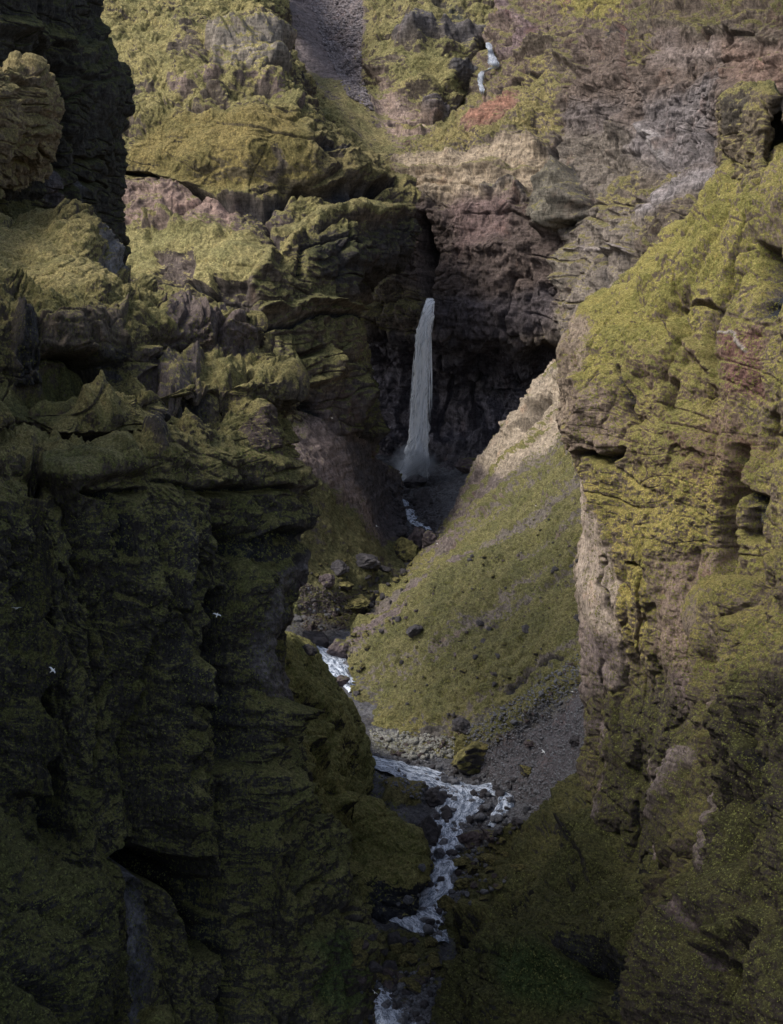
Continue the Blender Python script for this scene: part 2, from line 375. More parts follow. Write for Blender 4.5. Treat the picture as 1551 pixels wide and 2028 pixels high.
LCJ = [
 dict(poly=[(-420,360),(0,400),(240,500),(500,630),(560,780),(590,900),(300,980),(-420,960)], moss=(.185,.172,.06), mb=.3, f=30, cm=0),  # terrace tops given lighter moss to stand for sun on them
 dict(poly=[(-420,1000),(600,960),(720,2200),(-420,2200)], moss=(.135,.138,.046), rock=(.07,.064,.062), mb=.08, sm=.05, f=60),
 dict(poly=[(-50,405),(100,440),(200,520),(300,610),(120,600),(-50,540)], moss=(.235,.21,.075), mb=.5, rough=.4, f=20),
 # grey streaked slab under the first rim
 dict(poly=[(175,455),(235,500),(240,570),(205,540)], rock=RG, mb=-.6, d=-1., f=6),
 dict(poly=[(250,520),(305,530),(300,580),(245,570)], mb=.2, d=-1.5, f=8),
 # dark rock block at the left edge
 dict(poly=[(15,645),(75,650),(80,775),(15,785)], rock=RD, mb=-.9, d=2.2, f=5),
 dict(poly=[(78,690),(180,700),(210,760),(90,860),(20,860),(20,790),(80,780)], moss=(.10,.105,.035), mb=.5, d=-2.4, rough=.5, f=8),
 dict(poly=[(80,650),(230,640),(250,720),(180,715),(120,690),(80,700)], rock=RB, mb=-.55, d=1.6, f=6),
 dict(line=[(85,705,10),(140,700,12),(185,725,12),(205,760,10)], d=-3.0),
 dict(poly=[(320,615),(500,640),(505,720),(420,720),(380,690),(320,700)], rock=(.15,.12,.115), mb=-.5, d=1.0, f=7),
 dict(poly=[(265,700),(330,690),(400,720),(400,755),(330,770),(270,750)], rock=(.14,.115,.11), mb=-.35, d=1.6, f=6),
 dict(line=[(260,755,9),(350,765,12),(410,750,9)], d=-2.4, mb=-.4),
 dict(poly=[(370,795),(440,780),(430,840),(390,850)], rock=RD, mb=-.7, d=-1.4, f=7),
 dict(poly=[(480,830),(535,820),(530,910),(490,890)], rock=(.10,.075,.07), mb=-.6, d=.8, f=8),
 dict(line=[(400,735,8),(470,745,10),(545,750,8)], d=-1.8),
 dict(poly=[(180,700),(250,690),(260,770),(210,760)], moss=MD, rock=RD, mb=-.1, f=10),
 # terraces and the dark slots below them
 dict(poly=[(60,790),(280,760),(300,840),(270,860),(50,850)], d=1.6, mb=.3, f=8),
 dict(line=[(45,868,12),(130,880,17),(215,878,12)], d=-4.2, mb=-.5, rock=RK),
 dict(line=[(60,800,8),(120,805,10),(200,790,8)], d=-2.0, mb=-.3),
 dict(poly=[(280,815),(330,810),(330,880),(300,910),(285,870)], rock=RD, mb=-.6, d=1.2, f=7),
 dict(poly=[(60,905),(250,905),(270,945),(150,960),(50,940)], d=2.0, moss=(.135,.135,.05), mb=.5, rough=.5, f=8),
 dict(line=[(150,972,9),(210,985,13),(265,975,9)], d=-3.0, mb=-.4, rock=RK),
 dict(poly=[(330,900),(440,890),(560,920),(560,960),(340,960)], d=1.3, f=10),
 dict(line=[(290,960,8),(400,975,12),(520,965,10)], d=-2.2, rock=RK),
 dict(line=[(440,1060,30),(500,1100,34),(520,1060,22)], d=-4, rock=RK, mb=-.5),
 # crevices down the dark face
 dict(line=[(70,900,10),(62,1050,22),(85,1250,24),(90,1450,30),(110,1650,34)], d=-7, mb=-.45, rock=RK),
 dict(line=[(20,1000,20),(15,1300,30),(30,1560,28)], d=3.5),
 dict(line=[(205,980,10),(215,1100,12)], d=-3, rock=RK),
 dict(poly=[(395,1180),(440,1170),(455,1300),(460,1500),(415,1520),(400,1380)], d=-7, mb=-.9, rock=RK, moss=RK, f=12),
 dict(line=[(552,1060,9),(512,1160,15),(500,1260,19),(494,1370,13)], d=.4, mb=-1.6, rock=(.17,.155,.16), rough=.8),
 dict(line=[(548,1100,8),(540,1200,10),(530,1300,8)], d=-3, rock=RK),
 dict(poly=[(535,1260),(580,1240),(560,1330),(525,1330)], moss=ME, mb=.5, f=8),
 dict(line=[(560,1390,10),(552,1520,12),(560,1650,10)], d=-5, rock=RK),
 dict(line=[(255,1290,7),(260,1340,10)], d=-3, rock=RK, mb=-.8),
 dict(line=[(330,1000,24),(310,1200,40),(330,1400,40)], rock=RD, mb=-.3, d=1.2),
 dict(line=[(350,1310,40),(340,1500,50),(350,1620,40)], d=2.6),
 dict(line=[(490,1400,34),(490,1600,44),(500,1800,50)], d=3.0),
 dict(line=[(430,1560,10),(440,1750,13),(450,1900,10)], d=-4.5, rock=RK),
 # the alcove, its shade painted black, and the smooth grey slab in it
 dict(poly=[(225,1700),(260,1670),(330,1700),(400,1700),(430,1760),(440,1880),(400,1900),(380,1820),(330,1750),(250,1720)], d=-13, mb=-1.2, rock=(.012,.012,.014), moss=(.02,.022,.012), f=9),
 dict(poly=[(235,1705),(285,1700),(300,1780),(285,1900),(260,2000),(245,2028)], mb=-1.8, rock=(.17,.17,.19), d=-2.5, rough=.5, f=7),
 dict(line=[(445,1900,22),(460,2028,26)], d=-5, rock=RK),
 dict(poly=[(580,1860),(640,1850),(690,1990),(660,2028),(600,1960)], moss=ME, mb=.4, f=12),
]
LC = nudge(LC, 980, 1500, 3, -58); LC = nudge(LC, 790, 979, 3, -36)
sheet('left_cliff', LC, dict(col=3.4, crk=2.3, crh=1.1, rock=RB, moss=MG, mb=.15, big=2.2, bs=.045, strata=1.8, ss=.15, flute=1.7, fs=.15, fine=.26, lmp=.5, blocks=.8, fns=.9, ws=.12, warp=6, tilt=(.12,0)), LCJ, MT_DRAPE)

# low mossy block in the bottom left corner
r1 = [(-420,1380,60),(-200,1450,72),(-40,1520,84),(20,1610,88),(60,1695,90),(140,1712,91),(205,1716,92),(235,1745,95),(246,1790,102)]
LB = [behind(r1, 90, 14), r1,
 [(-420,1600,52),(-200,1650,66),(-40,1700,78),(20,1740,82),(70,1780,84),(140,1800,86),(200,1820,88),(240,1840,92),(252,1880,100)],
 [(-420,1800,50),(-200,1850,62),(-40,1880,74),(20,1900,78),(70,1910,80),(140,1920,83),(205,1920,86),(246,1930,91),(258,1940,100)],
 [(-420,2180,46),(-200,2180,58),(-40,2180,68),(20,2180,72),(70,2180,75),(140,2180,79),(205,2180,83),(252,2180,89),(264,2180,98)]]
sheet('left_cliff_foot', LB, dict(rock=RD, moss=(.08,.085,.027), mb=.3, crk=1.5, big=1.8, bs=.06, strata=.6, ss=.15, flute=.4, fs=.12, fine=.28, fns=.9, ws=.1, warp=5),
 [dict(line=[(30,1900,30),(110,1960,40),(170,2028,40)], d=-2.0), dict(line=[(120,1790,20),(200,1850,30)], d=-1.3), dict(line=[(0,1660,30),(30,1760,25)], d=-2, rock=RK)], MT_NEAR)
KB = [[(270,2060,92),(300,2060,90),(330,2060,92),(345,2070,94)],[(280,2018,90),(300,1990,88),(322,1990,88),(340,2020,92)],[(275,2050,85),(300,2040,83),(325,2040,83),(345,2060,88)],[(270,2180,80),(300,2180,78),(330,2180,78),(350,2180,84)]]
sheet('mossy_knob', KB, dict(rock=RD, moss=(.095,.098,.028), mb=.7, big=.2, strata=.1, flute=.1, fine=.15, fns=1.2, warp=3), [], MT_NEAR)

# upper left tower
UT = [
 [(-150,200,182),(0,-120,195),(60,-110,205),(110,-110,214),(150,-110,225),(180,-110,240),(188,-110,260),(150,-110,264)],
 [(-150,215,176),(0,60,192),(60,60,202),(110,60,210),(150,60,220),(178,60,236),(187,62,256),(150,60,264)],
 [(-150,230,172),(0,130,190),(60,130,200),(115,130,208),(170,130,217),(212,130,232),(224,130,254),(190,130,264)],
 [(-150,250,170),(0,200,190),(60,200,199),(120,200,206),(185,200,215),(228,200,230),(238,200,252),(200,200,264)],
 [(-150,310,169),(0,290,191),(60,290,200),(120,290,207),(185,290,216),(228,290,231),(237,290,252),(200,290,264)],
 [(-150,400,170),(0,400,192),(60,400,202),(115,400,210),(180,400,220),(220,400,234),(232,400,254),(200,400,264)],
 [(-150,480,165),(0,480,190),(60,480,200),(115,480,209),(180,480,219),(220,480,233),(231,480,253),(200,480,264)],
 [(-150,650,160),(0,650,182),(60,650,194),(115,650,203),(180,650,214),(220,650,230),(231,650,250),(200,650,264)]]
UT = nudge(UT, -200, 700, 3, -14)
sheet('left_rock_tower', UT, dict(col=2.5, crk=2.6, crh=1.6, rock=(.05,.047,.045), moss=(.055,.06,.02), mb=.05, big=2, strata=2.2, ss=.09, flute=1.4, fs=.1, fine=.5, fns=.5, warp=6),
 [dict(line=[(20,60,30),(130,90,34),(180,110,20)], mb=.3, moss=(.09,.095,.03), d=1.5),
  dict(line=[(90,400,10),(110,340,14),(105,420,10)], mb=-1, rock=(.12,.11,.12), d=1),
  dict(line=[(140,420,14),(150,350,12)], mb=-1, rock=(.10,.10,.11)),
  dict(line=[(0,330,20),(80,310,16),(105,300,12)], d=-5, rock=RK, mb=-.6),
  dict(line=[(110,150,10),(120,250,18),(110,330,14)], d=-5, rock=RK),
  dict(line=[(40,60,12),(100,130,12),(200,160,8)], d=-2.5),
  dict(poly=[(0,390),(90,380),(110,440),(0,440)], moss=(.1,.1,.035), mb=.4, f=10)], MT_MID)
r1 = [(-150,170,155),(-40,130,168),(20,132,178),(62,146,182),(88,185,186),(96,215,194),(80,230,215)]
UB = [behind(r1, 40, 22), r1,
 [(-150,230,150),(-40,200,164),(20,200,174),(60,205,179),(88,225,184),(98,245,194),(80,260,215)],
 [(-150,270,150),(-40,270,164),(20,272,174),(55,275,179),(82,280,184),(94,290,194),(75,300,215)],
 [(-150,330,152),(-40,320,166),(15,310,176),(50,306,181),(76,304,187),(86,308,198),(70,320,215)],
 [(-150,400,160),(-40,390,174),(15,370,186),(50,360,192),(72,350,198),(80,350,208),(65,350,220)]]
sheet('left_rock_shoulder', UB, dict(rock=(.21,.165,.12), moss=(.21,.18,.07), mb=.3, big=1.2, strata=.8, ss=.16, flute=.5, fs=.1, fine=.3, fns=.6, warp=4, tilt=(.1,0), crk=.8, crh=1.2, blocks=1.2), [], MT_NEAR)

# big mountain flank left of the waterfall
LM = [
 [(60,-130,570),(240,-130,575),(320,-130,575),(400,-130,575),(470,-130,580),(520,-130,590),(545,-120,620),(540,-100,680)],
 [(60,50,505),(240,50,505),(320,50,500),(400,50,497),(480,50,497),(535,55,502),(558,70,525),(560,95,570)],
 [(60,130,462),(240,130,458),(330,130,450),(420,120,442),(510,120,440),(575,135,448),(603,155,470),(605,180,520)],
 [(60,200,430),(240,200,427),(330,200,420),(420,200,412),(520,200,410),(605,205,418),(648,230,442),(650,260,490)],
 [(60,290,420),(240,290,410),(330,290,405),(420,290,400),(520,290,398),(640,290,404),(722,305,424),(745,325,470)],
 [(60,365,416),(240,365,408),(330,370,402),(420,375,396),(520,380,394),(640,380,397),(730,375,410),(806,370,445)],
 [(60,420,405),(240,430,396),(330,435,389),(420,440,383),(520,430,380),(640,420,382),(740,420,394),(818,430,425)],
 [(60,500,390),(240,500,380),(330,500,372),(420,500,366),(520,490,362),(640,490,368),(740,500,384),(812,500,415)],
 [(60,600,378),(240,600,366),(330,600,358),(420,600,352),(520,600,352),(640,600,360),(728,600,377),(765,600,410)],
 [(60,700,372),(240,700,360),(330,700,352),(420,700,345),(520,700,345),(640,700,352),(738,700,371),(762,700,405)],
 [(60,830,366),(240,830,355),(330,830,348),(420,830,340),(520,830,338),(640,830,347),(748,830,370),(768,830,405)],
 [(60,950,360),(240,950,350),(330,950,342),(420,950,336),(520,950,334),(640,950,345),(758,950,374),(780,950,405)],
 [(60,1060,355),(240,1060,345),(330,1060,338),(420,1060,332),(520,1060,330),(640,1060,342),(770,1060,372),(800,1060,400)]]
LMJ = [
 dict(poly=[(150,-50),(560,-50),(600,150),(420,180),(250,230),(180,180)], moss=(.235,.215,.075), mb=.35, f=30),
 dict(poly=[(230,0),(345,40),(350,95),(420,60),(520,90),(560,60),(540,10),(400,30)], rock=RB, mb=-.05, f=12),
 dict(line=[(345,70,26),(400,110,22),(350,120,20),(390,120,18)], rock=RB, mb=-.45, d=2),
 # crag
 dict(poly=[(413,118),(420,92),(470,80),(520,84),(560,110),(575,130),(520,128),(420,134)], rock=(.27,.235,.2), mb=-.25, d=7, f=6),
 dict(line=[(415,136,7),(480,136,8),(560,136,7)], d=-4),
 dict(line=[(340,170,14),(450,140,12),(550,150,14),(600,200,20)], d=3.5, rock=RP, mb=-.05),
 dict(line=[(590,150,10),(610,190,12)], rock=RD, mb=-.6, d=-3),
 dict(line=[(320,200,9),(400,206,10),(440,195,8)], rock=RB, mb=-.5, d=-2.5),
 dict(line=[(410,180,14),(445,175,16)], rock=RB, mb=-.4, d=3),
 dict(line=[(240,240,14),(260,180,14),(300,170,12)], rock=RB, mb=-.3, d=-2),
 # mossy wall
 dict(poly=[(245,300),(320,215),(560,210),(620,240),(640,370),(420,380),(240,345)], moss=(.185,.155,.045), rock=(.17,.14,.085), mb=.48, rough=.5, f=18),
 dict(poly=[(600,240),(700,260),(780,330),(800,370),(700,380),(640,370)], moss=(.17,.15,.055), mb=.35, f=16),
 dict(line=[(640,285,16),(685,295,12)], rock=RD, mb=-.6, d=-4),
 dict(line=[(520,370,24),(560,330,16),(545,300,10)], rock=RB, mb=-.2),
 # dark overhang band with pink rock under it
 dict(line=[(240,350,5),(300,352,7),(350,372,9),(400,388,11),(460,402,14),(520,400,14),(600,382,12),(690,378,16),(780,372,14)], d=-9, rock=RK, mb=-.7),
 dict(poly=[(225,355),(340,370),(460,410),(560,420),(520,470),(400,470),(230,470)], rock=(.26,.19,.165), moss=(.19,.175,.065), mb=-.35, f=10),
 dict(poly=[(340,400),(470,400),(460,430),(350,425)], rock=(.30,.21,.18), mb=-.8, f=8),
 dict(poly=[(450,400),(560,400),(600,420),(540,470),(470,450)], rock=(.10,.08,.075), mb=-.35, f=12),
 dict(line=[(300,440,10),(300,470,10)], d=2, mb=.3), dict(line=[(330,460,16),(380,475,18),(440,470,14)], d=3, mb=.25, moss=(.2,.19,.07)),
 dict(line=[(540,440,14),(640,415,18),(740,405,18),(800,425,12)], moss=(.19,.175,.065), mb=.6, d=3, rough=.5),
 dict(poly=[(230,475),(400,480),(520,460),(510,560),(430,590),(330,550),(240,560)], moss=(.255,.235,.085), mb=.7, rough=.5, f=14),
 dict(line=[(500,580,14),(530,500,16),(600,450,14)], moss=(.23,.21,.075), mb=.6, d=3.5),
 dict(poly=[(310,520),(390,510),(390,570),(320,590)], rock=(.12,.095,.085), mb=-.4, d=-3, f=8),
 dict(poly=[(430,560),(510,570),(500,620),(440,620)], rock=(.09,.075,.07), mb=-.5, d=-3, f=8),
 dict(line=[(320,595,8),(390,580,10),(440,592,9)], d=-5, rock=RK, mb=-.8),
 dict(poly=[(350,600),(430,598),(440,630),(330,620)], moss=(.23,.215,.08), mb=.6, f=8),
 # dark lower wall
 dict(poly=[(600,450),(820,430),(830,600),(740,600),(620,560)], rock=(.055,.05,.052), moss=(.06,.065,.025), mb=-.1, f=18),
 dict(poly=[(520,500),(620,560),(740,600),(740,720),(640,760),(520,760),(500,640)], rock=RB, moss=(.125,.125,.045), mb=.25, f=20),
 dict(line=[(590,545,9),(600,480,12),(660,465,12)], d=-4, rock=RK),
 dict(line=[(520,618,10),(620,600,14),(720,610,10)], d=3.2, mb=.4), dict(line=[(520,650,8),(620,630,10),(730,628,8)], d=-3, rock=RK, mb=-.3),
 dict(line=[(600,700,12),(660,690,14),(700,720,10)], d=-3.5, mb=-.2), 
 dict(line=[(600,770,10),(650,740,16),(660,690,10)], d=3, mb=.5, moss=(.15,.145,.05)),
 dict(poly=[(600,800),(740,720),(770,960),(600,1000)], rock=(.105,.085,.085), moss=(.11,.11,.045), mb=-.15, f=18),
 dict(poly=[(690,720),(760,720),(770,880),(740,900),(700,850)], moss=(.08,.09,.03), rock=RD, mb=.1, d=2, f=10),
 dict(line=[(615,815,10),(625,800,12),(640,830,8)], d=-3, rock=RK),
]
LM = [[(r[0][0]-420, r[0][1], r[0][2]*1.04), (r[0][0]-160, r[0][1], r[0][2]*1.02)]+r for r in LM]
LM = nudge(LM, 560, 1200, 3, -30)
LM = nudge(LM, 920, 970, 8, 0, 15); LM = nudge(LM, 1040, 1100, 8, 0, 45)
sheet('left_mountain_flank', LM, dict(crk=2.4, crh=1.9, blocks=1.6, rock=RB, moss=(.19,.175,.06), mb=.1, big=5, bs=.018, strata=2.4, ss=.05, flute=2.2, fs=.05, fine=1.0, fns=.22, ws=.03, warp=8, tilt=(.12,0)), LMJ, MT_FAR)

# back mountain: scree gully, outcrops, upper falls
BM = [
 [(380,-140,720),(520,-140,720),(640,-140,730),(740,-140,720),(860,-140,710),(960,-140,705),(1060,-140,690),(1180,-140,670)],
 [(420,0,640),(540,0,635),(640,0,655),(740,0,640),(860,0,625),(955,0,625),(1040,0,625),(1160,0,610)],
 [(460,80,600),(570,80,600),(665,80,618),(740,80,600),(850,80,590),(940,80,590),(985,80,600),(1130,80,590)],
 [(500,150,570),(610,150,572),(700,150,590),(765,150,572),(850,150,560),(930,150,568),(970,150,578),(1100,150,570)],
 [(560,220,540),(670,220,548),(740,220,556),(790,215,548),(850,210,540),(910,215,548),(940,220,555),(1080,220,550)],
 [(640,290,515),(740,290,520),(790,290,522),(830,290,520),(870,290,518),(900,290,520),(930,290,522),(1060,290,520)],
 [(700,380,500),(760,380,500),(800,380,500),(840,380,500),(870,380,500),(900,380,500),(930,380,500),(1050,380,500)]]
BMJ = [
 dict(poly=[(530,-60),(720,-60),(725,60),(715,180),(790,300),(760,310),(680,250),(600,150)], rock=(.20,.165,.165), moss=(.16,.15,.07), mb=-.9, rough=.22, f=18),
 dict(line=[(670,0,22),(680,90,26),(700,160,18)], rock=(.235,.205,.22), rough=.8, mb=-2),
 dict(poly=[(620,140),(700,190),(800,290),(760,320),(680,255)], moss=(.225,.205,.08), mb=.0, rough=.3, f=16),
 dict(poly=[(715,110),(760,150),(740,230),(790,300),(830,300),(880,240),(800,200)], rock=(.33,.25,.22), mb=-.4, rough=.6, f=14),
 dict(poly=[(720,-40),(860,-40),(960,60),(930,90),(860,40),(780,60),(720,130)], moss=(.21,.195,.075), mb=.3, f=14),
 dict(line=[(740,140,14),(800,130,16)], rock=RB, d=4, mb=-.3),
 dict(line=[(795,100,20),(830,95,26),(855,90,20)], rock=(.12,.11,.115), mb=-.6, d=8),
 dict(line=[(880,90,22),(930,100,24),(955,95,14)], rock=(.12,.11,.115), mb=-.6, d=7),
 dict(poly=[(820,130),(900,130),(920,180),(860,190),(800,160)], moss=(.18,.17,.06), mb=.6, d=3, f=10),
 dict(line=[(890,160,20),(925,165,18)], rock=(.10,.095,.10), mb=-.7, d=6),
 dict(line=[(790,190,24),(850,185,26),(900,205,20)], moss=(.23,.21,.08), mb=.35, d=7), dict(line=[(850,220,16),(900,222,16)], rock=(.15,.13,.135), mb=-.6, d=6),
 dict(line=[(780,245,10),(830,240,12),(880,240,10)], d=-7, rock=RK, mb=-.5), dict(line=[(790,262,8),(840,268,10)], moss=(.22,.2,.075), d=4, mb=.5),
 dict(line=[(870,20,20),(930,50,16),(960,80,14)], rock=(.08,.08,.07), mb=-.2, d=-7),
 dict(line=[(975,60,12),(980,100,14),(955,150,14),(935,200,14),(880,250,9)], d=-9, rock=RK, mb=-1),
]
sheet('back_mountain', BM, dict(crk=3., crh=2.2, blocks=1.5, rock=RB, moss=(.20,.19,.07), mb=.2, big=6, bs=.02, strata=4, ss=.05, flute=2, fs=.05, fine=1.1, fns=.2, ws=.03, warp=6), BMJ, MT_FAR)

# amphitheatre: sandy ledges, the brown headwall and the cave behind the fall, passing into the right hand wall
def rr(py, pxs, Ds): return [(x, y, d) for x, y, d in zip(pxs, (py if isinstance(py, (list, tuple)) else [py]*len(pxs)), Ds)]
X0 = [850,950,1050,1120,1200,1300,1400,1500,1680]
CA = [
 rr(-130,[1075,1100,1130,1170,1230,1320,1410,1510,1680],[650,620,605,590,565,520,475,430,370]),
 rr(0,[1030,1060,1095,1140,1210,1305,1400,1500,1680],[585,560,545,530,500,455,405,355,300]),
 rr(90,[975,1015,1065,1125,1200,1300,1400,1500,1680],[570,545,520,500,465,420,375,335,285]),
 rr([190,185,180,175,175,175,175,175,175],[930,985,1050,1120,1200,1300,1400,1500,1680],[555,525,500,480,445,402,362,325,275]),
 rr([285,270,262,262,262,262,262,262,262],[800,900,1020,1110,1200,1300,1400,1500,1680],[510,495,478,466,432,392,356,320,272]),
 rr(330,[775,865,985,1090,1180,1290,1400,1500,1680],[492,480,466,456,424,382,346,312,268]),
 rr(400,[770,850,960,1065,1150,1270,1390,1500,1680],[482,470,456,446,412,372,336,302,262]),
 rr(500,[775,850,950,1050,1120,1200,1330,1480,1680],[478,464,452,440,425,388,340,300,258]),
 rr(590,[745,835,945,1040,1110,1180,1310,1460,1680],[476,460,448,436,422,385,330,290,254]),
 rr([650,660,672,680,660,640,640,640,640],[735,835,945,1040,1110,1180,1300,1450,1680],[474,458,446,434,420,384,325,285,250]),
 rr([664,676,690,700,680,660,660,660,660],[735,835,945,1040,1112,1180,1300,1450,1680],[488,476,468,458,440,392,325,285,250]),
 rr(760,[735,835,945,1040,1112,1180,1300,1450,1680],[500,492,488,478,455,400,325,285,250]),
 rr(860,[735,835,945,1040,1112,1180,1300,1450,1680],[492,484,478,466,450,400,325,285,250]),
 rr(940,[735,835,925,1000,1080,1180,1300,1450,1680],[478,466,450,440,430,400,325,285,250]),
 rr(1030,[735,835,925,1000,1080,1180,1300,1450,1680],[450,435,420,410,405,390,325,285,250])]
CA = [[(r[0][0]-6, r[0][1]+60 if r[0][1] < 320 else r[0][1], r[0][2]+35)]+r for r in CA]
CAJ = [
 dict(poly=[(1000,-40),(1250,-40),(1250,120),(1100,100),(980,200),(960,100)], rock=(.17,.13,.115), moss=(.17,.155,.06), mb=-.1, f=20),
 dict(poly=[(1080,-20),(1240,-20),(1240,30),(1180,60),(1110,30)], moss=(.21,.19,.05), mb=.4, f=14),
 dict(line=[(1010,30,20),(1050,60,20),(1000,100,14)], rock=(.21,.155,.16), mb=-.5, d=3),
 dict(line=[(1080,0,14),(1150,10,14)], rock=(.28,.15,.13), mb=-.6), 
 # upper right wall
 dict(poly=[(1190,60),(1600,40),(1600,500),(1440,380),(1250,260),(1100,280),(1100,200)], rock=(.145,.112,.097), moss=(.115,.105,.038), mb=-.75, f=24),
 dict(poly=[(1240,-40),(1600,-40),(1600,60),(1400,70),(1250,60)], rock=(.14,.11,.09), moss=(.125,.115,.04), mb=.0, f=16),
 dict(line=[(1260,74,16),(1400,64,16),(1540,80,16)], d=2.2, rock=RB), dict(line=[(1215,60,14),(1260,75,12)], d=-3, rock=RD),
 dict(poly=[(1300,90),(1440,90),(1430,130),(1310,130)], rock=(.24,.195,.18), mb=-.8, f=18),
 dict(poly=[(1440,100),(1600,100),(1600,180),(1460,170)], rock=(.21,.145,.12), mb=-.6, f=20),
 dict(poly=[(1260,60),(1320,80),(1290,150),(1250,130)], moss=(.14,.13,.045), mb=.3, f=10),
 dict(poly=[(1100,200),(1240,190),(1240,260),(1130,270)], rock=(.155,.13,.125), mb=-1., blocks=1, f=14),
 dict(line=[(1238,40,8),(1240,150,11),(1225,240,8)], d=-5, rock=(.19,.11,.10), mb=-.7),
 dict(poly=[(1090,255),(1250,255),(1300,330),(1150,420),(1090,330)], rock=(.17,.145,.125), mb=-.75, f=14),
 dict(poly=[(1280,200),(1440,150),(1430,340),(1330,350),(1240,300)], rock=(.18,.158,.16), mb=-.9, f=18),
 dict(line=[(1280,250,14),(1310,280,16),(1300,310,12)], rock=(.32,.29,.29), d=3, mb=-1),
 dict(line=[(1370,250,9),(1385,310,11),(1370,350,8)], d=-5, rock=RD), dict(line=[(1410,230,9),(1425,320,10)], d=-6, rock=RK),
 dict(line=[(1250,440,30),(1300,415,34),(1360,380,32),(1435,350,18)], rock=(.25,.225,.23), mb=-1.2, rough=.5, d=1),
 dict(poly=[(1170,400),(1250,330),(1280,360),(1190,450)], moss=(.18,.165,.06), mb=.1, f=8),
 dict(poly=[(1130,400),(1250,420),(1300,440),(1200,600),(1110,700),(1120,500)], rock=(.24,.205,.18), moss=(.17,.155,.06), mb=-.25, f=14),
 dict(line=[(1135,330,12),(1150,380,12),(1135,450,9)], d=-4, rock=RD, mb=-.7),
 dict(poly=[(1075,370),(1120,325),(1145,350),(1140,440),(1080,460)], rock=(.16,.145,.12), mb=-.5, d=8, f=8),
 dict(line=[(1180,470,10),(1195,520,14),(1185,570,12)], d=-7, rock=RK, mb=-1), dict(line=[(1140,500,24),(1130,560,24)], d=4, rock=(.23,.20,.17)),
 dict(line=[(1150,495,8),(1260,500,8)], d=3, rock=(.3,.26,.25), mb=-.7),
 # ridge: moss and rusty soil
 dict(poly=[(960,190),(1100,90),(1110,260),(1000,270),(840,300),(820,275)], moss=(.22,.195,.07), mb=.25, f=12),
 dict(poly=[(915,235),(960,190),(1030,180),(1020,215),(960,250),(920,255)], rock=(.28,.15,.11), mb=-.8, rough=.8, f=14),
 dict(line=[(1030,110,12),(1100,105,12),(1170,130,10)], rock=RB, d=4, mb=-.2), dict(line=[(960,190,7),(1010,160,8),(1080,140,6)], d=-4, rock=RD),
 dict(line=[(1105,270,8),(1100,310,11),(1080,345,8)], d=-10, rock=RK, mb=-1),
 dict(line=[(1050,290,14),(1085,300,12)], d=4, mb=-.5, rock=RB),
 # sandy shelves
 dict(poly=[(785,310),(1060,280),(1090,330),(1060,370),(920,400),(790,395)], rock=(.36,.29,.215), moss=(.23,.21,.09), mb=-.7, rough=.6, f=12),
 dict(line=[(790,335,7),(900,345,8),(1060,335,7)], d=3, mb=.2, moss=(.22,.2,.09)),
 dict(line=[(800,375,5),(900,372,7),(980,378,6)], d=-2.5),
 dict(line=[(960,380,16),(1010,360,14),(1030,400,14)], rock=(.16,.14,.13), d=5, mb=-.5),
 # headwall
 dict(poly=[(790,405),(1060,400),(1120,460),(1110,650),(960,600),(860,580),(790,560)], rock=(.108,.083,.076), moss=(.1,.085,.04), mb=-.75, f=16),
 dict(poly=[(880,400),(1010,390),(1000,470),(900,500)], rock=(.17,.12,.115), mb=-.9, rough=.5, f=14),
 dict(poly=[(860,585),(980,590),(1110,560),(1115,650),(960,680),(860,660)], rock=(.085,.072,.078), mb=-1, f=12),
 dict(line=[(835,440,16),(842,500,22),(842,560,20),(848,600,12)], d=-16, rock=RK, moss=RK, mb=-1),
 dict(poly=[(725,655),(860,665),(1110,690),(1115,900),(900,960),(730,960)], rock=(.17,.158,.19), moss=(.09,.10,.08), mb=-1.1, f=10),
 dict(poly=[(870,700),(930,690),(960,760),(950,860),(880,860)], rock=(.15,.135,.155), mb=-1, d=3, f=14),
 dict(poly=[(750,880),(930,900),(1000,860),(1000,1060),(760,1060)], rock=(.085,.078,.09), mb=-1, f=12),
 dict(line=[(955,740,18),(1000,780,20)], d=3, rock=(.07,.066,.075)),
]
for j in CAJ: j.pop('blocks', None)
sheet('canyon_headwall', CA, dict(crk=3.2, crh=2., rock=(.16,.13,.11), moss=(.18,.165,.06), mb=-.1, big=5, bs=.022, strata=2.7, ss=.06, flute=2.6, fs=.06, fine=1.0, fns=.25, ws=.035, warp=7, blocks=1.7, tilt=(.05,0)), CAJ, MT_WALL)

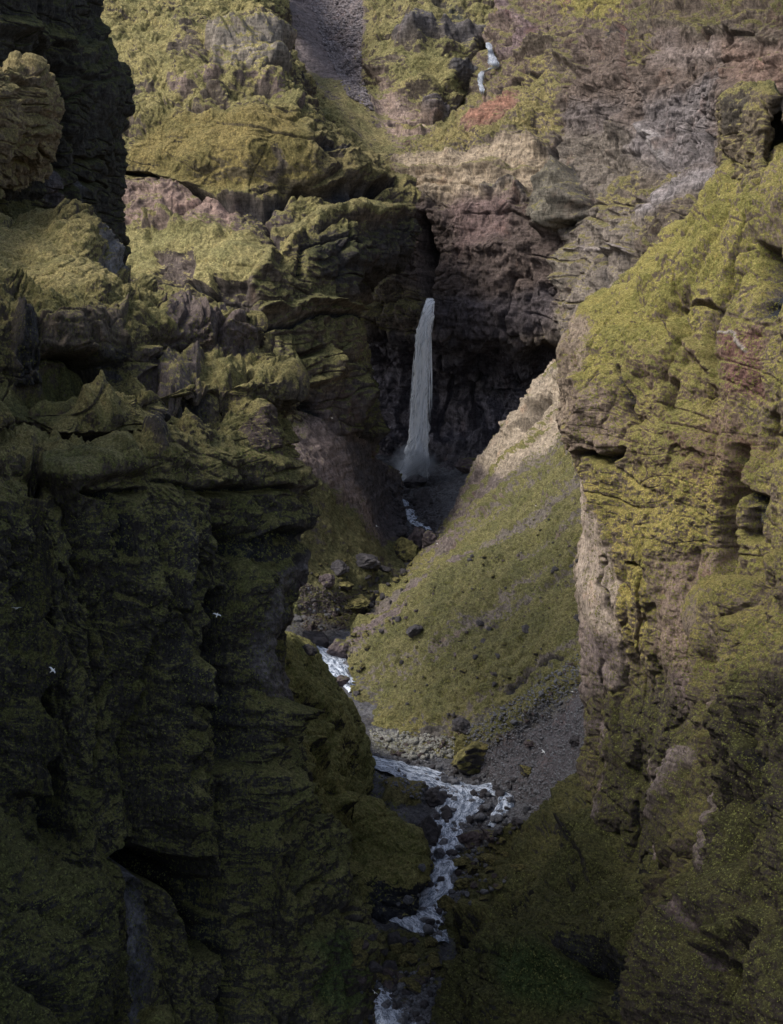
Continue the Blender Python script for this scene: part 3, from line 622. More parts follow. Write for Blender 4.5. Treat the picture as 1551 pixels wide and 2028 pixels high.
# talus left of the falls
LS = [
 [(480,790,345),(560,800,345),(620,815,350),(690,850,362),(745,900,385),(790,940,410)],
 [(480,900,330),(570,900,330),(640,920,338),(700,960,352),(750,1000,372),(800,1010,395)],
 [(480,1000,315),(570,1000,316),(650,1020,326),(710,1050,338),(760,1085,352),(805,1110,362)],
 [(480,1090,302),(570,1090,305),(640,1100,314),(700,1115,322),(750,1130,332),(800,1140,345)],
 [(480,1170,292),(570,1165,296),(630,1165,302),(680,1170,308),(730,1170,318),(780,1180,330)],
 [(480,1230,284),(570,1220,288),(620,1215,294),(660,1215,300),(700,1215,308),(740,1230,318)]]
sheet('left_talus', LS, dict(crk=.4, crh=.2, rock=(.15,.125,.115), moss=(.115,.118,.045), mb=.05, big=1.5, strata=.6, flute=.6, fs=.08, fine=.5, fns=.35, ws=.04, warp=8, streak=((-.7,.2,.6),.5,.12,.4)),
 [dict(poly=[(560,820),(640,820),(700,900),(780,1060),(740,1060),(660,960),(560,900)], rock=(.21,.165,.155), mb=-.6, rough=.7, f=14),
  dict(poly=[(690,850),(760,900),(810,1010),(810,1090),(760,1060),(700,960)], rock=(.075,.068,.075), mb=-1, f=12),
  dict(poly=[(570,930),(640,960),(780,1100),(700,1160),(570,1160)], moss=(.125,.123,.046), mb=.4, rough=.5, f=14),
  dict(line=[(600,1000,10),(700,1090,10)], d=.6)], MT_FAR)

# right talus slope
rA = [(850,1080,372),(900,1005,376),(952,925,378),(1000,845,378),(1058,785,376),(1108,712,373),(1180,620,366),(1280,520,360)]
TS = [[(860,1110,392),(915,1060,396),(975,985,400),(1025,905,402),(1085,845,402),(1135,775,400),(1200,690,395),(1280,600,385)], rA,
 [(828,1112,352),(895,1055,350),(968,985,350),(1035,915,350),(1095,855,349),(1155,790,345),(1230,700,340),(1330,600,332)],
 [(760,1180,322),(850,1130,322),(930,1075,321),(1010,1015,320),(1090,955,318),(1170,890,314),(1250,820,308),(1340,740,300)],
 [(690,1255,300),(780,1215,297),(870,1170,294),(960,1125,292),(1060,1075,289),(1170,1010,285),(1260,950,280),(1350,890,272)],
 [(695,1345,277),(790,1305,274),(885,1262,271),(980,1220,268),(1070,1175,265),(1170,1120,261),(1265,1060,255),(1350,1000,248)],
 [(715,1420,263),(800,1395,258),(890,1360,254),(985,1320,250),(1080,1285,246),(1170,1240,241),(1265,1190,234),(1350,1140,226)],
 [(800,1490,248),(865,1475,244),(935,1450,240),(1010,1420,236),(1090,1380,231),(1170,1335,226),(1265,1290,218),(1350,1240,210)],
 [(920,1540,237),(965,1525,233),(1012,1510,229),(1060,1490,225),(1115,1460,220),(1180,1420,214),(1270,1380,207),(1350,1330,200)],
 [(1010,1590,225),(1035,1575,222),(1065,1560,219),(1100,1540,215),(1145,1515,210),(1195,1490,204),(1275,1450,198),(1350,1410,192)],
 [(1040,1670,211),(1070,1650,208),(1095,1630,205),(1125,1610,201),(1160,1590,196),(1210,1560,190),(1280,1520,184),(1350,1480,180)]]
TSJ = [
 dict(line=[(1160,985,7),(1060,1070,10),(960,1150,8),(800,1300,12)], d=-1.1, mb=.02, rough=1.3, a=.8),
 dict(line=[(1160,1090,6),(1000,1220,10),(850,1345,8)], d=-1.2, mb=.0, a=.8, moss=(.12,.115,.045)),
 dict(line=[(1150,1180,7),(1040,1265,9),(930,1375,12)], d=-1.1, mb=-.05, a=.8),
 dict(line=[(1100,960,6),(900,1130,9),(740,1275,8)], d=-1.0, mb=.0, a=.7),
 dict(line=[(1150,1040,10),(1000,1160,14),(860,1290,10)], d=.8, moss=(.145,.14,.05)),
 dict(line=[(1150,1140,10),(1010,1250,14),(890,1370,10)], d=.9, moss=(.145,.14,.05)),
 dict(poly=[(1120,690),(1160,780),(1100,870),(1010,930),(950,980),(940,920),(1000,840)], rock=(.36,.30,.235), mb=-1.0, rough=.9, f=10),
 dict(line=[(1090,780,8),(1060,820,11),(1040,850,8)], d=-2.5, rock=RB), dict(line=[(1110,730,8),(1060,800,9),(1010,860,8)], d=2),
 dict(poly=[(950,925),(1000,960),(900,1090),(850,1100),(860,1050)], rock=(.14,.115,.11), moss=(.12,.12,.045), mb=-.55, f=10),
 dict(poly=[(1010,930),(1160,830),(1160,1300),(1040,1360),(900,1440),(800,1420),(700,1400),(690,1270),(860,1130),(940,1010)], moss=(.128,.126,.046), mb=.3, rough=1., f=16),
 dict(poly=[(690,1250),(800,1180),(880,1120),(960,1080),(940,1100),(860,1170),(760,1250),(700,1280)], rock=(.15,.12,.12), mb=-.9, f=9),
 dict(line=[(850,1310,9),(950,1240,12),(1060,1130,9)], rock=(.16,.135,.12), mb=-.25), dict(line=[(1000,1010,16),(1060,1000,16),(1110,970,10)], rock=(.13,.11,.09), mb=-.3),
 dict(line=[(900,1050,8),(960,1010,12),(1010,990,8)], moss=(.1,.1,.035), mb=.2, d=1.4),
 dict(poly=[(930,1430),(1040,1370),(1080,1320),(1160,1290),(1160,1350),(1040,1450),(990,1500),(900,1470)], rock=(.13,.125,.115), moss=(.13,.13,.045), mb=-.35, rough=1.2, f=10),
 dict(line=[(1000,1370,5),(1050,1330,6),(1130,1295,5)], d=-1.8, rock=RK, mb=-1),
 dict(poly=[(990,1470),(1060,1420),(1170,1350),(1350,1200),(1350,1560),(1060,1650),(1000,1580),(900,1530)], rock=(.105,.098,.11), mb=-1.6, rough=.5, f=10),
 dict(poly=[(700,1340),(760,1370),(880,1440),(880,1480),(740,1440)], rock=(.13,.12,.115), mb=-.1, f=12),
]
sheet('right_talus', TS, dict(crk=.3, crh=.2, rock=(.15,.13,.115), moss=(.155,.15,.048), mb=.3, big=1.8, bs=.04, strata=.3, flute=1.5, fs=.07, fine=.8, fns=.45, ws=.05, warp=8, streak=((.82,-.2,.53),1.5,.13,1.0)), TSJ, MT_SLOPE)

# canyon floor along the stream
def fl(py, c, hw):
    b = math.atan((py-PH/2)/F)+PITCH; D = 120.5/(math.tan(b)+.1)
    return [(c-4*hw, py-30, D-6), (c-2*hw, py-8, D-1), (c-hw, py-2, D), (c, py+3, D), (c+hw, py-2, D), (c+2*hw, py-8, D-1), (c+4*hw, py-30, D-6)]
FLR = [fl(905,820,50), fl(945,815,40), fl(985,795,40), fl(1030,810,40), fl(1080,815,40), fl(1120,770,50), fl(1180,690,50), fl(1240,640,40), fl(1300,655,40), fl(1360,695,40),
 fl(1420,735,50), fl(1480,780,70), fl(1530,860,90), fl(1580,900,80), fl(1640,890,70), fl(1700,875,70), fl(1760,850,70), fl(1810,820,80), fl(1870,790,80), fl(1950,765,80), fl(2050,745,90), fl(2180,740,90)]
sheet('canyon_floor', FLR, dict(crk=.2, crh=0, blocks=.2, rock=(.10,.10,.112), moss=(.10,.10,.035), mb=-.9, big=.5, strata=0, flute=.2, fs=.15, fine=.2, fns=.6, ws=.08, warp=6, step=1.0),
 [dict(poly=[(755,1555),(850,1560),(835,1600),(760,1600)], mb=.9, d=2.2, f=8, moss=(.14,.13,.045)), dict(poly=[(700,1860),(870,1850),(860,1950),(690,1930)], mb=.15, d=.6, f=14, rough=2.5, moss=(.095,.1,.032)),
  dict(poly=[(900,1680),(1010,1640),(1010,1780),(900,1780)], mb=.2, f=12), dict(poly=[(620,1120),(800,1130),(760,1190),(700,1250),(600,1200)], mb=.2, f=12),
  dict(poly=[(740,1450),(900,1460),(900,1500),(740,1480)], rock=(.19,.185,.17), mb=-.5, f=8)], MT_MID)

# mossy buttress between the left cliff and the stream
r1 = [(500,1200,190),(560,1255,205),(605,1290,216),(650,1360,224),(690,1395,228),(715,1440,230),(738,1490,233),(750,1530,243)]
BT = [behind(r1, 50, 25), r1,
 [(500,1330,180),(555,1370,196),(600,1390,204),(645,1430,210),(685,1470,216),(718,1520,222),(745,1570,229),(757,1590,242)],
 [(500,1480,172),(550,1500,188),(595,1510,196),(640,1540,202),(680,1570,209),(718,1600,216),(746,1640,224),(757,1650,240)],
 [(500,1620,166),(550,1630,180),(595,1640,188),(640,1660,195),(678,1680,202),(712,1700,211),(744,1720,221),(753,1730,240)],
 [(500,1740,160),(550,1760,174),(600,1770,184),(640,1765,194),(675,1765,203),(700,1765,213),(715,1780,224),(720,1790,240)],
 [(500,1950,150),(550,1950,166),(600,1950,178),(640,1940,190),(670,1930,200),(690,1930,210),(700,1930,222),(705,1930,240)]]
BT = [[(x, y, d-q) for x, y, d in r] for r, q in zip(BT, (2, 3, 9, 14, 17, 19, 22))]
BT = nudge(BT, 1250, 1760, 3, -18)
sheet('stream_buttress', BT, dict(rock=RD, moss=(.19,.19,.055), mb=.6, big=2.0, bs=.05, strata=.8, ss=.08, flute=1.0, fs=.08, fine=.4, fns=.6, ws=.08, warp=6),
 [dict(line=[(560,1370,8),(620,1420,10),(670,1480,10),(700,1560,10)], d=-2.2), dict(line=[(590,1480,18),(640,1530,22),(650,1600,20)], d=2.4), dict(line=[(690,1500,14),(715,1620,16),(705,1740,14)], d=-4, rock=RK, mb=-.4),
  dict(line=[(640,1370,7),(668,1385,8)], d=-3, rock=RK, mb=-1), dict(line=[(600,1700,18),(660,1730,22),(690,1720,14)], d=2.6), dict(line=[(570,1560,10),(610,1640,12),(600,1700,10)], d=-2.5)], MT_MID)
r1 = [(700,1590,205),(745,1595,206),(765,1612,206),(795,1635,205),(825,1660,203),(843,1700,200),(848,1735,198),(840,1760,206)]
MM = [behind(r1, 40, 14), r1, [(690,1680,198),(735,1680,198),(760,1690,198),(790,1705,197),(815,1725,195),(835,1750,192),(838,1775,191),(828,1790,198)],
 [(685,1760,190),(730,1765,190),(755,1770,190),(780,1775,190),(800,1785,189),(820,1797,188),(824,1805,188),(814,1815,195)],
 [(685,1830,188),(730,1830,187),(755,1830,187),(780,1830,187),(800,1835,187),(820,1845,187),(824,1850,189),(814,1860,197)],
 [(685,1900,188),(730,1900,187),(755,1900,187),(780,1900,187),(800,1900,187),(820,1900,188),(824,1900,190),(814,1900,200)]]
sheet('stream_knoll', MM, dict(rock=RD, moss=(.185,.185,.055), mb=.6, big=1.4, bs=.06, strata=.6, flute=.6, fs=.12, fine=.35, fns=.6, ws=.08, warp=5), [dict(poly=[(735,1740),(850,1760),(840,1830),(730,1830)], rock=RK, mb=-.6, d=-2, f=12)], MT_MID)

# mossy mounds at the foot of the right cliff
RF = [
 [(985,1690,206),(1000,1655,202),(1070,1628,199),(1140,1575,197),(1220,1500,192),(1320,1450,185),(1450,1400,180)],
 [(905,1810,196),(925,1775,191),(990,1730,188),(1080,1680,185),(1180,1620,180),(1320,1580,172),(1450,1540,166)],
 [(855,1900,188),(875,1860,182),(950,1810,176),(1060,1770,172),(1180,1740,168),(1320,1700,160),(1450,1680,155)],
 [(845,1990,178),(862,1950,171),(940,1920,165),(1060,1900,160),(1180,1880,156),(1320,1860,150),(1450,1850,146)],
 [(840,2180,166),(858,2150,159),(940,2150,152),(1060,2150,146),(1180,2150,143),(1320,2150,138),(1450,2150,134)]]
sheet('right_cliff_foot', RF, dict(rock=RD, moss=(.08,.083,.026), crk=1.6, mb=.3, big=3.4, bs=.08, strata=.8, ss=.1, flute=2.0, fs=.1, fine=.5, fns=.6, ws=.08, warp=6),
 [dict(line=[(905,1870,10),(945,1880,16),(965,1855,12)], d=-4, rock=RK, mb=-1), dict(line=[(910,1830,26),(960,1810,26)], d=1.8, mb=.6, moss=(.12,.12,.034)), dict(line=[(985,1800,12),(1050,1780,16)], d=-2.4, rock=RK),
  dict(line=[(1120,1640,24),(1180,1680,30),(1200,1800,30)], d=2), dict(poly=[(1100,1880),(1200,1900),(1300,1960),(1280,2050),(1180,1960)], d=-6, rock=RK, mb=-.7, f=20), dict(poly=[(980,1890),(1150,1900),(1180,2000),(1020,1990)], moss=(.045,.075,.02), mb=.7, f=20)], MT_MID)

# near right cliff
r1 = [(1175,730,222),(1128,690,202),(1165,637,197),(1235,577,193),(1330,477,190),(1435,368,187),(1530,300,180),(1700,230,165),(1950,150,140)]
RC = [behind(r1, 60, 35), r1,
 [(1160,790,215),(1116,762,196),(1180,740,184),(1260,700,178),(1350,640,174),(1440,560,170),(1540,500,162),(1700,450,148),(1950,380,115)],
 [(1185,880,210),(1143,880,191),(1200,875,178),(1280,860,171),(1360,840,166),(1450,800,161),(1550,760,154),(1700,730,138),(1950,700,105)],
 [(1190,960,208),(1144,945,190),(1205,955,177),(1285,950,170),(1365,940,164),(1450,930,158),(1550,920,150),(1700,900,134),(1950,880,100)],
 [(1190,1060,206),(1152,1060,189),(1208,1060,176),(1287,1060,169),(1367,1060,163),(1450,1060,157),(1550,1060,148),(1700,1060,130),(1950,1060,96)],
 [(1195,1250,206),(1157,1250,188),(1210,1250,175),(1290,1250,168),(1370,1250,162),(1450,1250,156),(1550,1250,147),(1700,1250,128),(1950,1250,94)],
 [(1195,1450,205),(1157,1450,187),(1210,1450,174),(1290,1450,167),(1370,1450,161),(1450,1450,155),(1550,1450,146),(1700,1450,126),(1950,1450,92)],
 [(1195,1650,204),(1158,1650,186),(1210,1650,172),(1290,1650,166),(1370,1650,160),(1450,1650,154),(1550,1650,145),(1700,1650,124),(1950,1650,90)],
 [(1210,1900,200),(1180,1900,182),(1230,1900,170),(1300,1900,164),(1370,1900,158),(1450,1900,152),(1550,1900,143),(1700,1900,122),(1950,1900,88)],
 [(1240,2200,196),(1210,2200,178),(1250,2200,166),(1310,2200,160),(1370,2200,154),(1450,2200,148),(1550,2200,139),(1700,2200,118),(1950,2200,84)]]
RCJ = [
 dict(poly=[(1120,650),(1440,350),(1520,420),(1500,560),(1400,600),(1330,720),(1200,760),(1120,760)], moss=(.215,.20,.048), mb=.4, f=18),
 dict(poly=[(1120,640),(1180,640),(1160,780),(1130,900),(1110,800)], rock=(.27,.215,.17), moss=(.17,.155,.05), mb=-.4, f=10),
 dict(poly=[(1170,760),(1250,770),(1230,900),(1150,900)], rock=(.24,.185,.15), moss=(.17,.15,.05), mb=-.35, f=14),
 dict(poly=[(1230,700),(1420,640),(1480,760),(1460,940),(1300,980),(1220,900)], moss=(.19,.175,.05), rock=(.19,.14,.11), mb=.25, f=22),
 dict(poly=[(1330,860),(1450,800),(1520,900),(1440,1000),(1340,980)], rock=(.22,.155,.12), moss=(.17,.15,.045), mb=-.1, f=22),
 dict(poly=[(1430,660),(1520,650),(1530,800),(1440,780)], rock=(.17,.095,.085), mb=-.4, f=18),
 dict(line=[(1430,665,6),(1470,670,8),(1500,700,7)], rock=(.34,.31,.29), mb=-1.2, d=.4),
 dict(poly=[(1150,930),(1460,930),(1440,1150),(1330,1100),(1240,1300),(1200,1250),(1160,1050)], moss=(.235,.205,.052), mb=.35, f=20),
 # pale bare slab down the edge
 dict(poly=[(1150,930),(1180,950),(1200,1060),(1235,1160),(1225,1260),(1215,1360),(1165,1350),(1155,1150)], rock=(.40,.33,.28), mb=-1.6, rough=.35, f=7),
 dict(poly=[(1155,1240),(1225,1260),(1215,1350),(1160,1380)], rock=(.24,.19,.185), mb=-1.6, f=12),
 dict(line=[(1205,1100,4),(1212,1150,5),(1222,1230,4)], d=-1.5, rock=RB),
 dict(poly=[(1495,480),(1551,500),(1551,630),(1505,635)], d=-6, rock=RK, mb=-.9, moss=MD, f=9),  # hollow with its shadow painted in as near-black rock and dark moss
 dict(poly=[(1240,1050),(1300,1050),(1310,1250),(1290,1310),(1250,1260)], moss=(.235,.205,.05), mb=.4, f=16),
 dict(poly=[(1320,1100),(1430,1080),(1440,1250),(1420,1420),(1360,1480),(1320,1300)], rock=(.24,.18,.15), moss=(.17,.15,.05), mb=-.3, rough=.7, f=20),
 dict(poly=[(1340,1330),(1400,1340),(1390,1460),(1360,1470)], rock=(.22,.165,.165), mb=-.8, f=16),
 dict(poly=[(1150,1380),(1350,1330),(1440,1500),(1480,2200),(1150,2200)], moss=(.065,.065,.021), rock=(.08,.067,.06), mb=.1, f=50),  # lower face darkened in colour to stand for shade at the bottom
 dict(line=[(1165,1430,8),(1172,1520,12),(1180,1640,10)], rock=(.24,.195,.19), mb=-1.3), dict(line=[(1300,1500,8),(1310,1600,12),(1325,1720,9)], rock=(.28,.225,.21), mb=-1.3, d=1),
 dict(line=[(1250,1600,10),(1255,1800,14)], d=-4, rock=RK, mb=-.8), dict(line=[(1290,1700,18),(1280,1900,26),(1270,2028,26)], d=-9, rock=RK, mb=-1, moss=RK),
 dict(line=[(1200,1650,14),(1200,1750,16)], d=-3, rock=RK, mb=-.6),
 # hollows and bosses in the lit part
 dict(line=[(1240,735,7),(1246,780,9),(1240,830,6)], d=-3.6, rock=RD, mb=-.8), dict(line=[(1180,890,9),(1205,905,14),(1218,890,9)], d=-4, rock=RK, mb=-.8),
 dict(poly=[(1135,740),(1175,750),(1215,800),(1215,885),(1160,890),(1135,840)], d=1.8, f=10),
 dict(line=[(1325,585,8),(1350,600,10),(1400,595,8),(1420,625,8)], d=-2.5, rock=RB, mb=-.4), dict(line=[(1300,720,14),(1330,760,16),(1320,800,14)], d=-2, moss=(.13,.13,.04)),
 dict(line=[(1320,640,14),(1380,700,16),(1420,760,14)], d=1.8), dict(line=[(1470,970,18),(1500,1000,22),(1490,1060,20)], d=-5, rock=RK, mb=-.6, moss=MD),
 dict(line=[(1250,1113,6),(1280,1122,7)], d=-2, rock=RD, mb=-.8),
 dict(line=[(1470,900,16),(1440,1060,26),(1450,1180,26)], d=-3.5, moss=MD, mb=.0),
 dict(line=[(1360,1620,20),(1350,1750,20)], d=2), 
]
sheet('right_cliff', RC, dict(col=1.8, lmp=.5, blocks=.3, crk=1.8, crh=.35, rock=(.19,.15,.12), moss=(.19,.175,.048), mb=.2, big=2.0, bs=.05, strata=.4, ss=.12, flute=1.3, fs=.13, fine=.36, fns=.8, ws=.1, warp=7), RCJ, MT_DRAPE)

# near pillar at the top right edge
r1 = [(1485,225,225),(1443,205,196),(1470,190,188),(1510,184,182),(1550,180,176),(1650,176,166),(1850,150,140)]
RP_ = [behind(r1, 40, 25), r1,
 [(1480,280,222),(1439,280,194),(1468,280,184),(1508,280,177),(1550,280,180),(1650,280,166),(1850,280,138)],
 [(1485,380,218),(1446,380,190),(1475,380,181),(1510,380,174),(1550,380,178),(1650,380,162),(1850,380,136)],
 [(1490,480,214),(1456,480,190),(1484,480,180),(1512,480,172),(1548,480,172),(1650,480,158),(1850,480,134)],
 [(1500,600,214),(1480,600,196),(1498,600,188),(1515,600,180),(1550,600,176),(1650,600,160),(1850,600,134)],
 [(1510,760,214),(1490,760,200),(1510,760,194),(1525,760,190),(1550,760,186),(1650,760,170),(1850,760,134)]]
sheet('right_rock_pillar', RP_, dict(rock=(.15,.12,.09), moss=(.17,.155,.05), mb=.05, big=1.2, strata=.8, ss=.12, flute=1.3, fs=.13, fine=.45, fns=.8, ws=.1, warp=6),
 [dict(line=[(1545,180,20),(1540,400,22),(1530,620,18)], rock=RD, moss=MD, mb=-.1, d=-3.5),  # outer side of the pillar painted dark in place of shade
  dict(poly=[(1455,200),(1500,190),(1490,250),(1450,260)], rock=(.07,.06,.05), mb=-.3, f=8), dict(line=[(1448,300,7),(1453,440,8)], rock=RD, mb=-.6, d=-1.5),
  dict(poly=[(1440,400),(1480,410),(1500,520),(1450,520)], rock=(.24,.19,.17), mb=-.3, f=10)], MT_DRAPE)

# low right spur
r1 = [(1480,1230,165),(1434,1205,147),(1455,1170,140),(1490,1132,134),(1552,1085,128),(1650,1020,115),(1900,950,90)]
RS_ = [behind(r1, 50, 22), r1,
 [(1465,1300,163),(1424,1300,145),(1450,1290,136),(1490,1270,130),(1552,1240,124),(1650,1200,110),(1900,1150,84)],
 [(1440,1450,160),(1402,1450,142),(1435,1450,132),(1485,1440,126),(1552,1430,120),(1650,1420,105),(1900,1400,80)],
 [(1410,1600,158),(1372,1600,140),(1415,1600,129),(1475,1600,122),(1552,1600,116),(1650,1600,100),(1900,1600,76)],
 [(1370,1750,155),(1328,1750,137),(1385,1750,125),(1460,1750,118),(1552,1750,112),(1650,1750,96),(1900,1750,72)],
 [(1340,1900,152),(1298,1900,134),(1360,1900,121),(1450,1900,113),(1552,1900,107),(1650,1900,92),(1900,1900,68)],
 [(1310,2200,148),(1268,2200,130),(1340,2200,116),(1440,2200,107),(1552,2200,101),(1650,2200,86),(1900,2200,62)]]
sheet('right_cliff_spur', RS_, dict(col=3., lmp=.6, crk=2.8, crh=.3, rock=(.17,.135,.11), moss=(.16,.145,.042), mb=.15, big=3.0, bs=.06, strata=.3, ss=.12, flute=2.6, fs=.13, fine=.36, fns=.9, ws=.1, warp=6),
 [dict(poly=[(1420,1380),(1600,1320),(1950,1320),(1950,2200),(1250,2200),(1330,1700)], moss=(.055,.056,.019), rock=(.06,.05,.045), mb=.1, f=60),  # lower spur painted darker, shade put into its moss and rock
  dict(line=[(1440,1220,10),(1430,1320,16),(1440,1400,14)], rock=(.19,.15,.13), mb=-.7), dict(line=[(1500,1380,14),(1510,1500,20),(1520,1620,18)], d=-5, rock=RK, mb=-.5),
  dict(line=[(1420,1500,8),(1400,1620,12),(1380,1720,10)], rock=(.2,.165,.16), mb=-1.1, d=1), dict(line=[(1380,1760,12),(1400,1840,18),(1420,1920,12)], rock=(.16,.125,.125), mb=-1.1, d=-1),
  dict(line=[(1480,1600,10),(1480,1750,14)], d=-5, rock=RK, mb=-.6), dict(line=[(1430,1880,24),(1465,1830,20)], d=3, mb=.6), dict(line=[(1500,1860,30),(1551,1830,30)], d=3.5, mb=.6), dict(line=[(1450,1920,20),(1460,2020,24)], d=-4, rock=RK)], MT_DRAPE)
# ---------------------------------------------------------------- water
def water_mat(name, white, dark, lo, hi, sx, sy, alpha=None, rough=.35, det=1.):
    m, nt = new_mat(name); t = NT(nt)
    out = t.n('ShaderNodeOutputMaterial'); bs = t.n('ShaderNodeBsdfPrincipled')
    fl = t.n('ShaderNodeAttribute', attribute_name='flow').outputs['Color']
    v = t.scale(fl, sx, sy, 1)
    a = t.noise(v, 1., 7, .7, .6); b = t.noise(v, 4.3*det, 5, .7, .3)
    k = t.math('ADD', t.math('MULTIPLY', a, .65), t.math('MULTIPLY', b, .35))
    f = t.ramp(k, lo, hi)
    t.l(t.mix(f, dark, white), bs.inputs['Base Color'])
    t.l(t.ramp(f, 0, 1, .12, .75), bs.inputs['Roughness'])
    bu = t.n('ShaderNodeBump', i_Strength=.6, i_Distance=.25); t.l(k, bu.inputs['Height']); t.l(bu.outputs[0], bs.inputs['Normal'])
    if alpha:
        e = t.n('ShaderNodeAttribute', attribute_name='edge').outputs['Fac']
        al = t.math('MULTIPLY', t.ramp(k, alpha[0], alpha[1]), e, clamp=True)
        t.l(al, bs.inputs['Alpha'])
    t.l(bs.outputs[0], out.inputs[0]); return m
M_STREAM = water_mat('white_water', (.60, .66, .78), (.09, .115, .16), .42, .62, 1.3, .5)
M_FALL = water_mat('falling_water', (.95, .96, .98), (.80, .84, .92), .38, .60, 1.1, .06, alpha=(.36, .54))

def stream_strip(name, pts, label=None, lift=.5, step=.35):
    """pts: (px,py,half width px) down the flow; laid on the canyon floor"""
    C, Wd = [], []
    for px, py, hw in pts:
        h, n = ray(px, py, ['canyon_floor'])
        if h is None: continue
        C.append(h[:]); Wd.append(hw*h[1]/F*1.55)
    A = np.array([list(c)+[w] for c, w in zip(C, Wd)])
    k = [max(3, int(np.linalg.norm(A[i+1, :3]-A[i, :3])/step)) for i in range(len(A)-1)]
    G = spline_rows(A, k); n = len(G); m = max(7, int(2*max(Wd)/step))
    # keep the water running downhill
    z = np.minimum.accumulate(G[:, 2]); G[:, 2] = np.convolve(np.pad(z, 6, 'edge'), np.ones(13)/13, 'valid')
    T = np.gradient(G[:, :2], axis=0); T /= np.linalg.norm(T, axis=1)[:, None]+1e-9
    S = np.stack([-T[:, 1], T[:, 0]], 1)
    s = np.concatenate([[0], np.cumsum(np.linalg.norm(np.diff(G[:, :3], axis=0), axis=1))])
    tt = np.linspace(-1, 1, m)
    V = np.zeros((n, m, 3)); 
    wob = 1+.28*np.sin(s*.5)[:, None]*0
    V[..., :2] = G[:, None, :2]+S[:, None, :]*(tt[None, :, None]*G[:, 3][:, None, None])
    V[..., 2] = G[:, 2][:, None]+lift
    P = V.reshape(-1, 3).astype(np.float32)
    ss = np.repeat(s, m); 
    st_ = .30*np.tanh(3*pn(np.stack([ss*.25, P[:, 0]*.12, P[:, 1]*.05], 1).astype(np.float32), 1., off=5))
    P[:, 2] += st_+.16*fbm(P, .9, 3, off=11); 
    e = np.abs(np.tile(tt, n)); P[:, 2] -= .75*np.clip(e-.75, 0, 1)*4*.5
    # ragged banks
    jit = pn(P, .35, off=44)*.9*e
    P[:, 0] += jit*np.repeat(S[:, 0], m)*np.sign(np.tile(tt, n)); P[:, 1] += jit*np.repeat(S[:, 1], m)*np.sign(np.tile(tt, n))
    idx = np.arange(n*m).reshape(n, m)
    Fc = np.stack([idx[:-1, :-1], idx[:-1, 1:], idx[1:, 1:], idx[1:, :-1]], -1).reshape(-1, 4)
    me = make_mesh(name, P, Fc)
    set_attr(me, 'flow', np.stack([np.tile(tt, n)*np.repeat(G[:, 3], m), ss, 0*ss], 1))
    return link(name, me, M_STREAM, kind='structure')
stream_strip('stream', [(700,1500,16),(745,1516,18),(790,1524,22),(840,1540,26),(890,1560,30),(912,1580,30),(905,1605,28),(885,1640,30),(878,1670,26),(872,1700,30),(862,1730,26),(862,1755,26),(840,1780,34),(815,1800,46),(830,1822,36),(862,1845,20),(868,1870,10)])
stream_strip('stream', [(900,1552,10),(940,1558,13),(985,1564,15),(1005,1580,13),(998,1598,12),(985,1618,9),(968,1640,7)])
stream_strip('stream', [(600,1283,16),(640,1298,22),(660,1310,22),(668,1330,18),(690,1350,10),(700,1372,8)])
stream_strip('stream', [(690,1940,20),(730,1962,34),(765,1985,34),(790,2020,30),(800,2080,30)])
stream_strip('stream', [(795,945,18),(782,968,11),(786,990,9),(800,1012,13),(815,1025,10),(835,1040,7),(850,1052,5)])

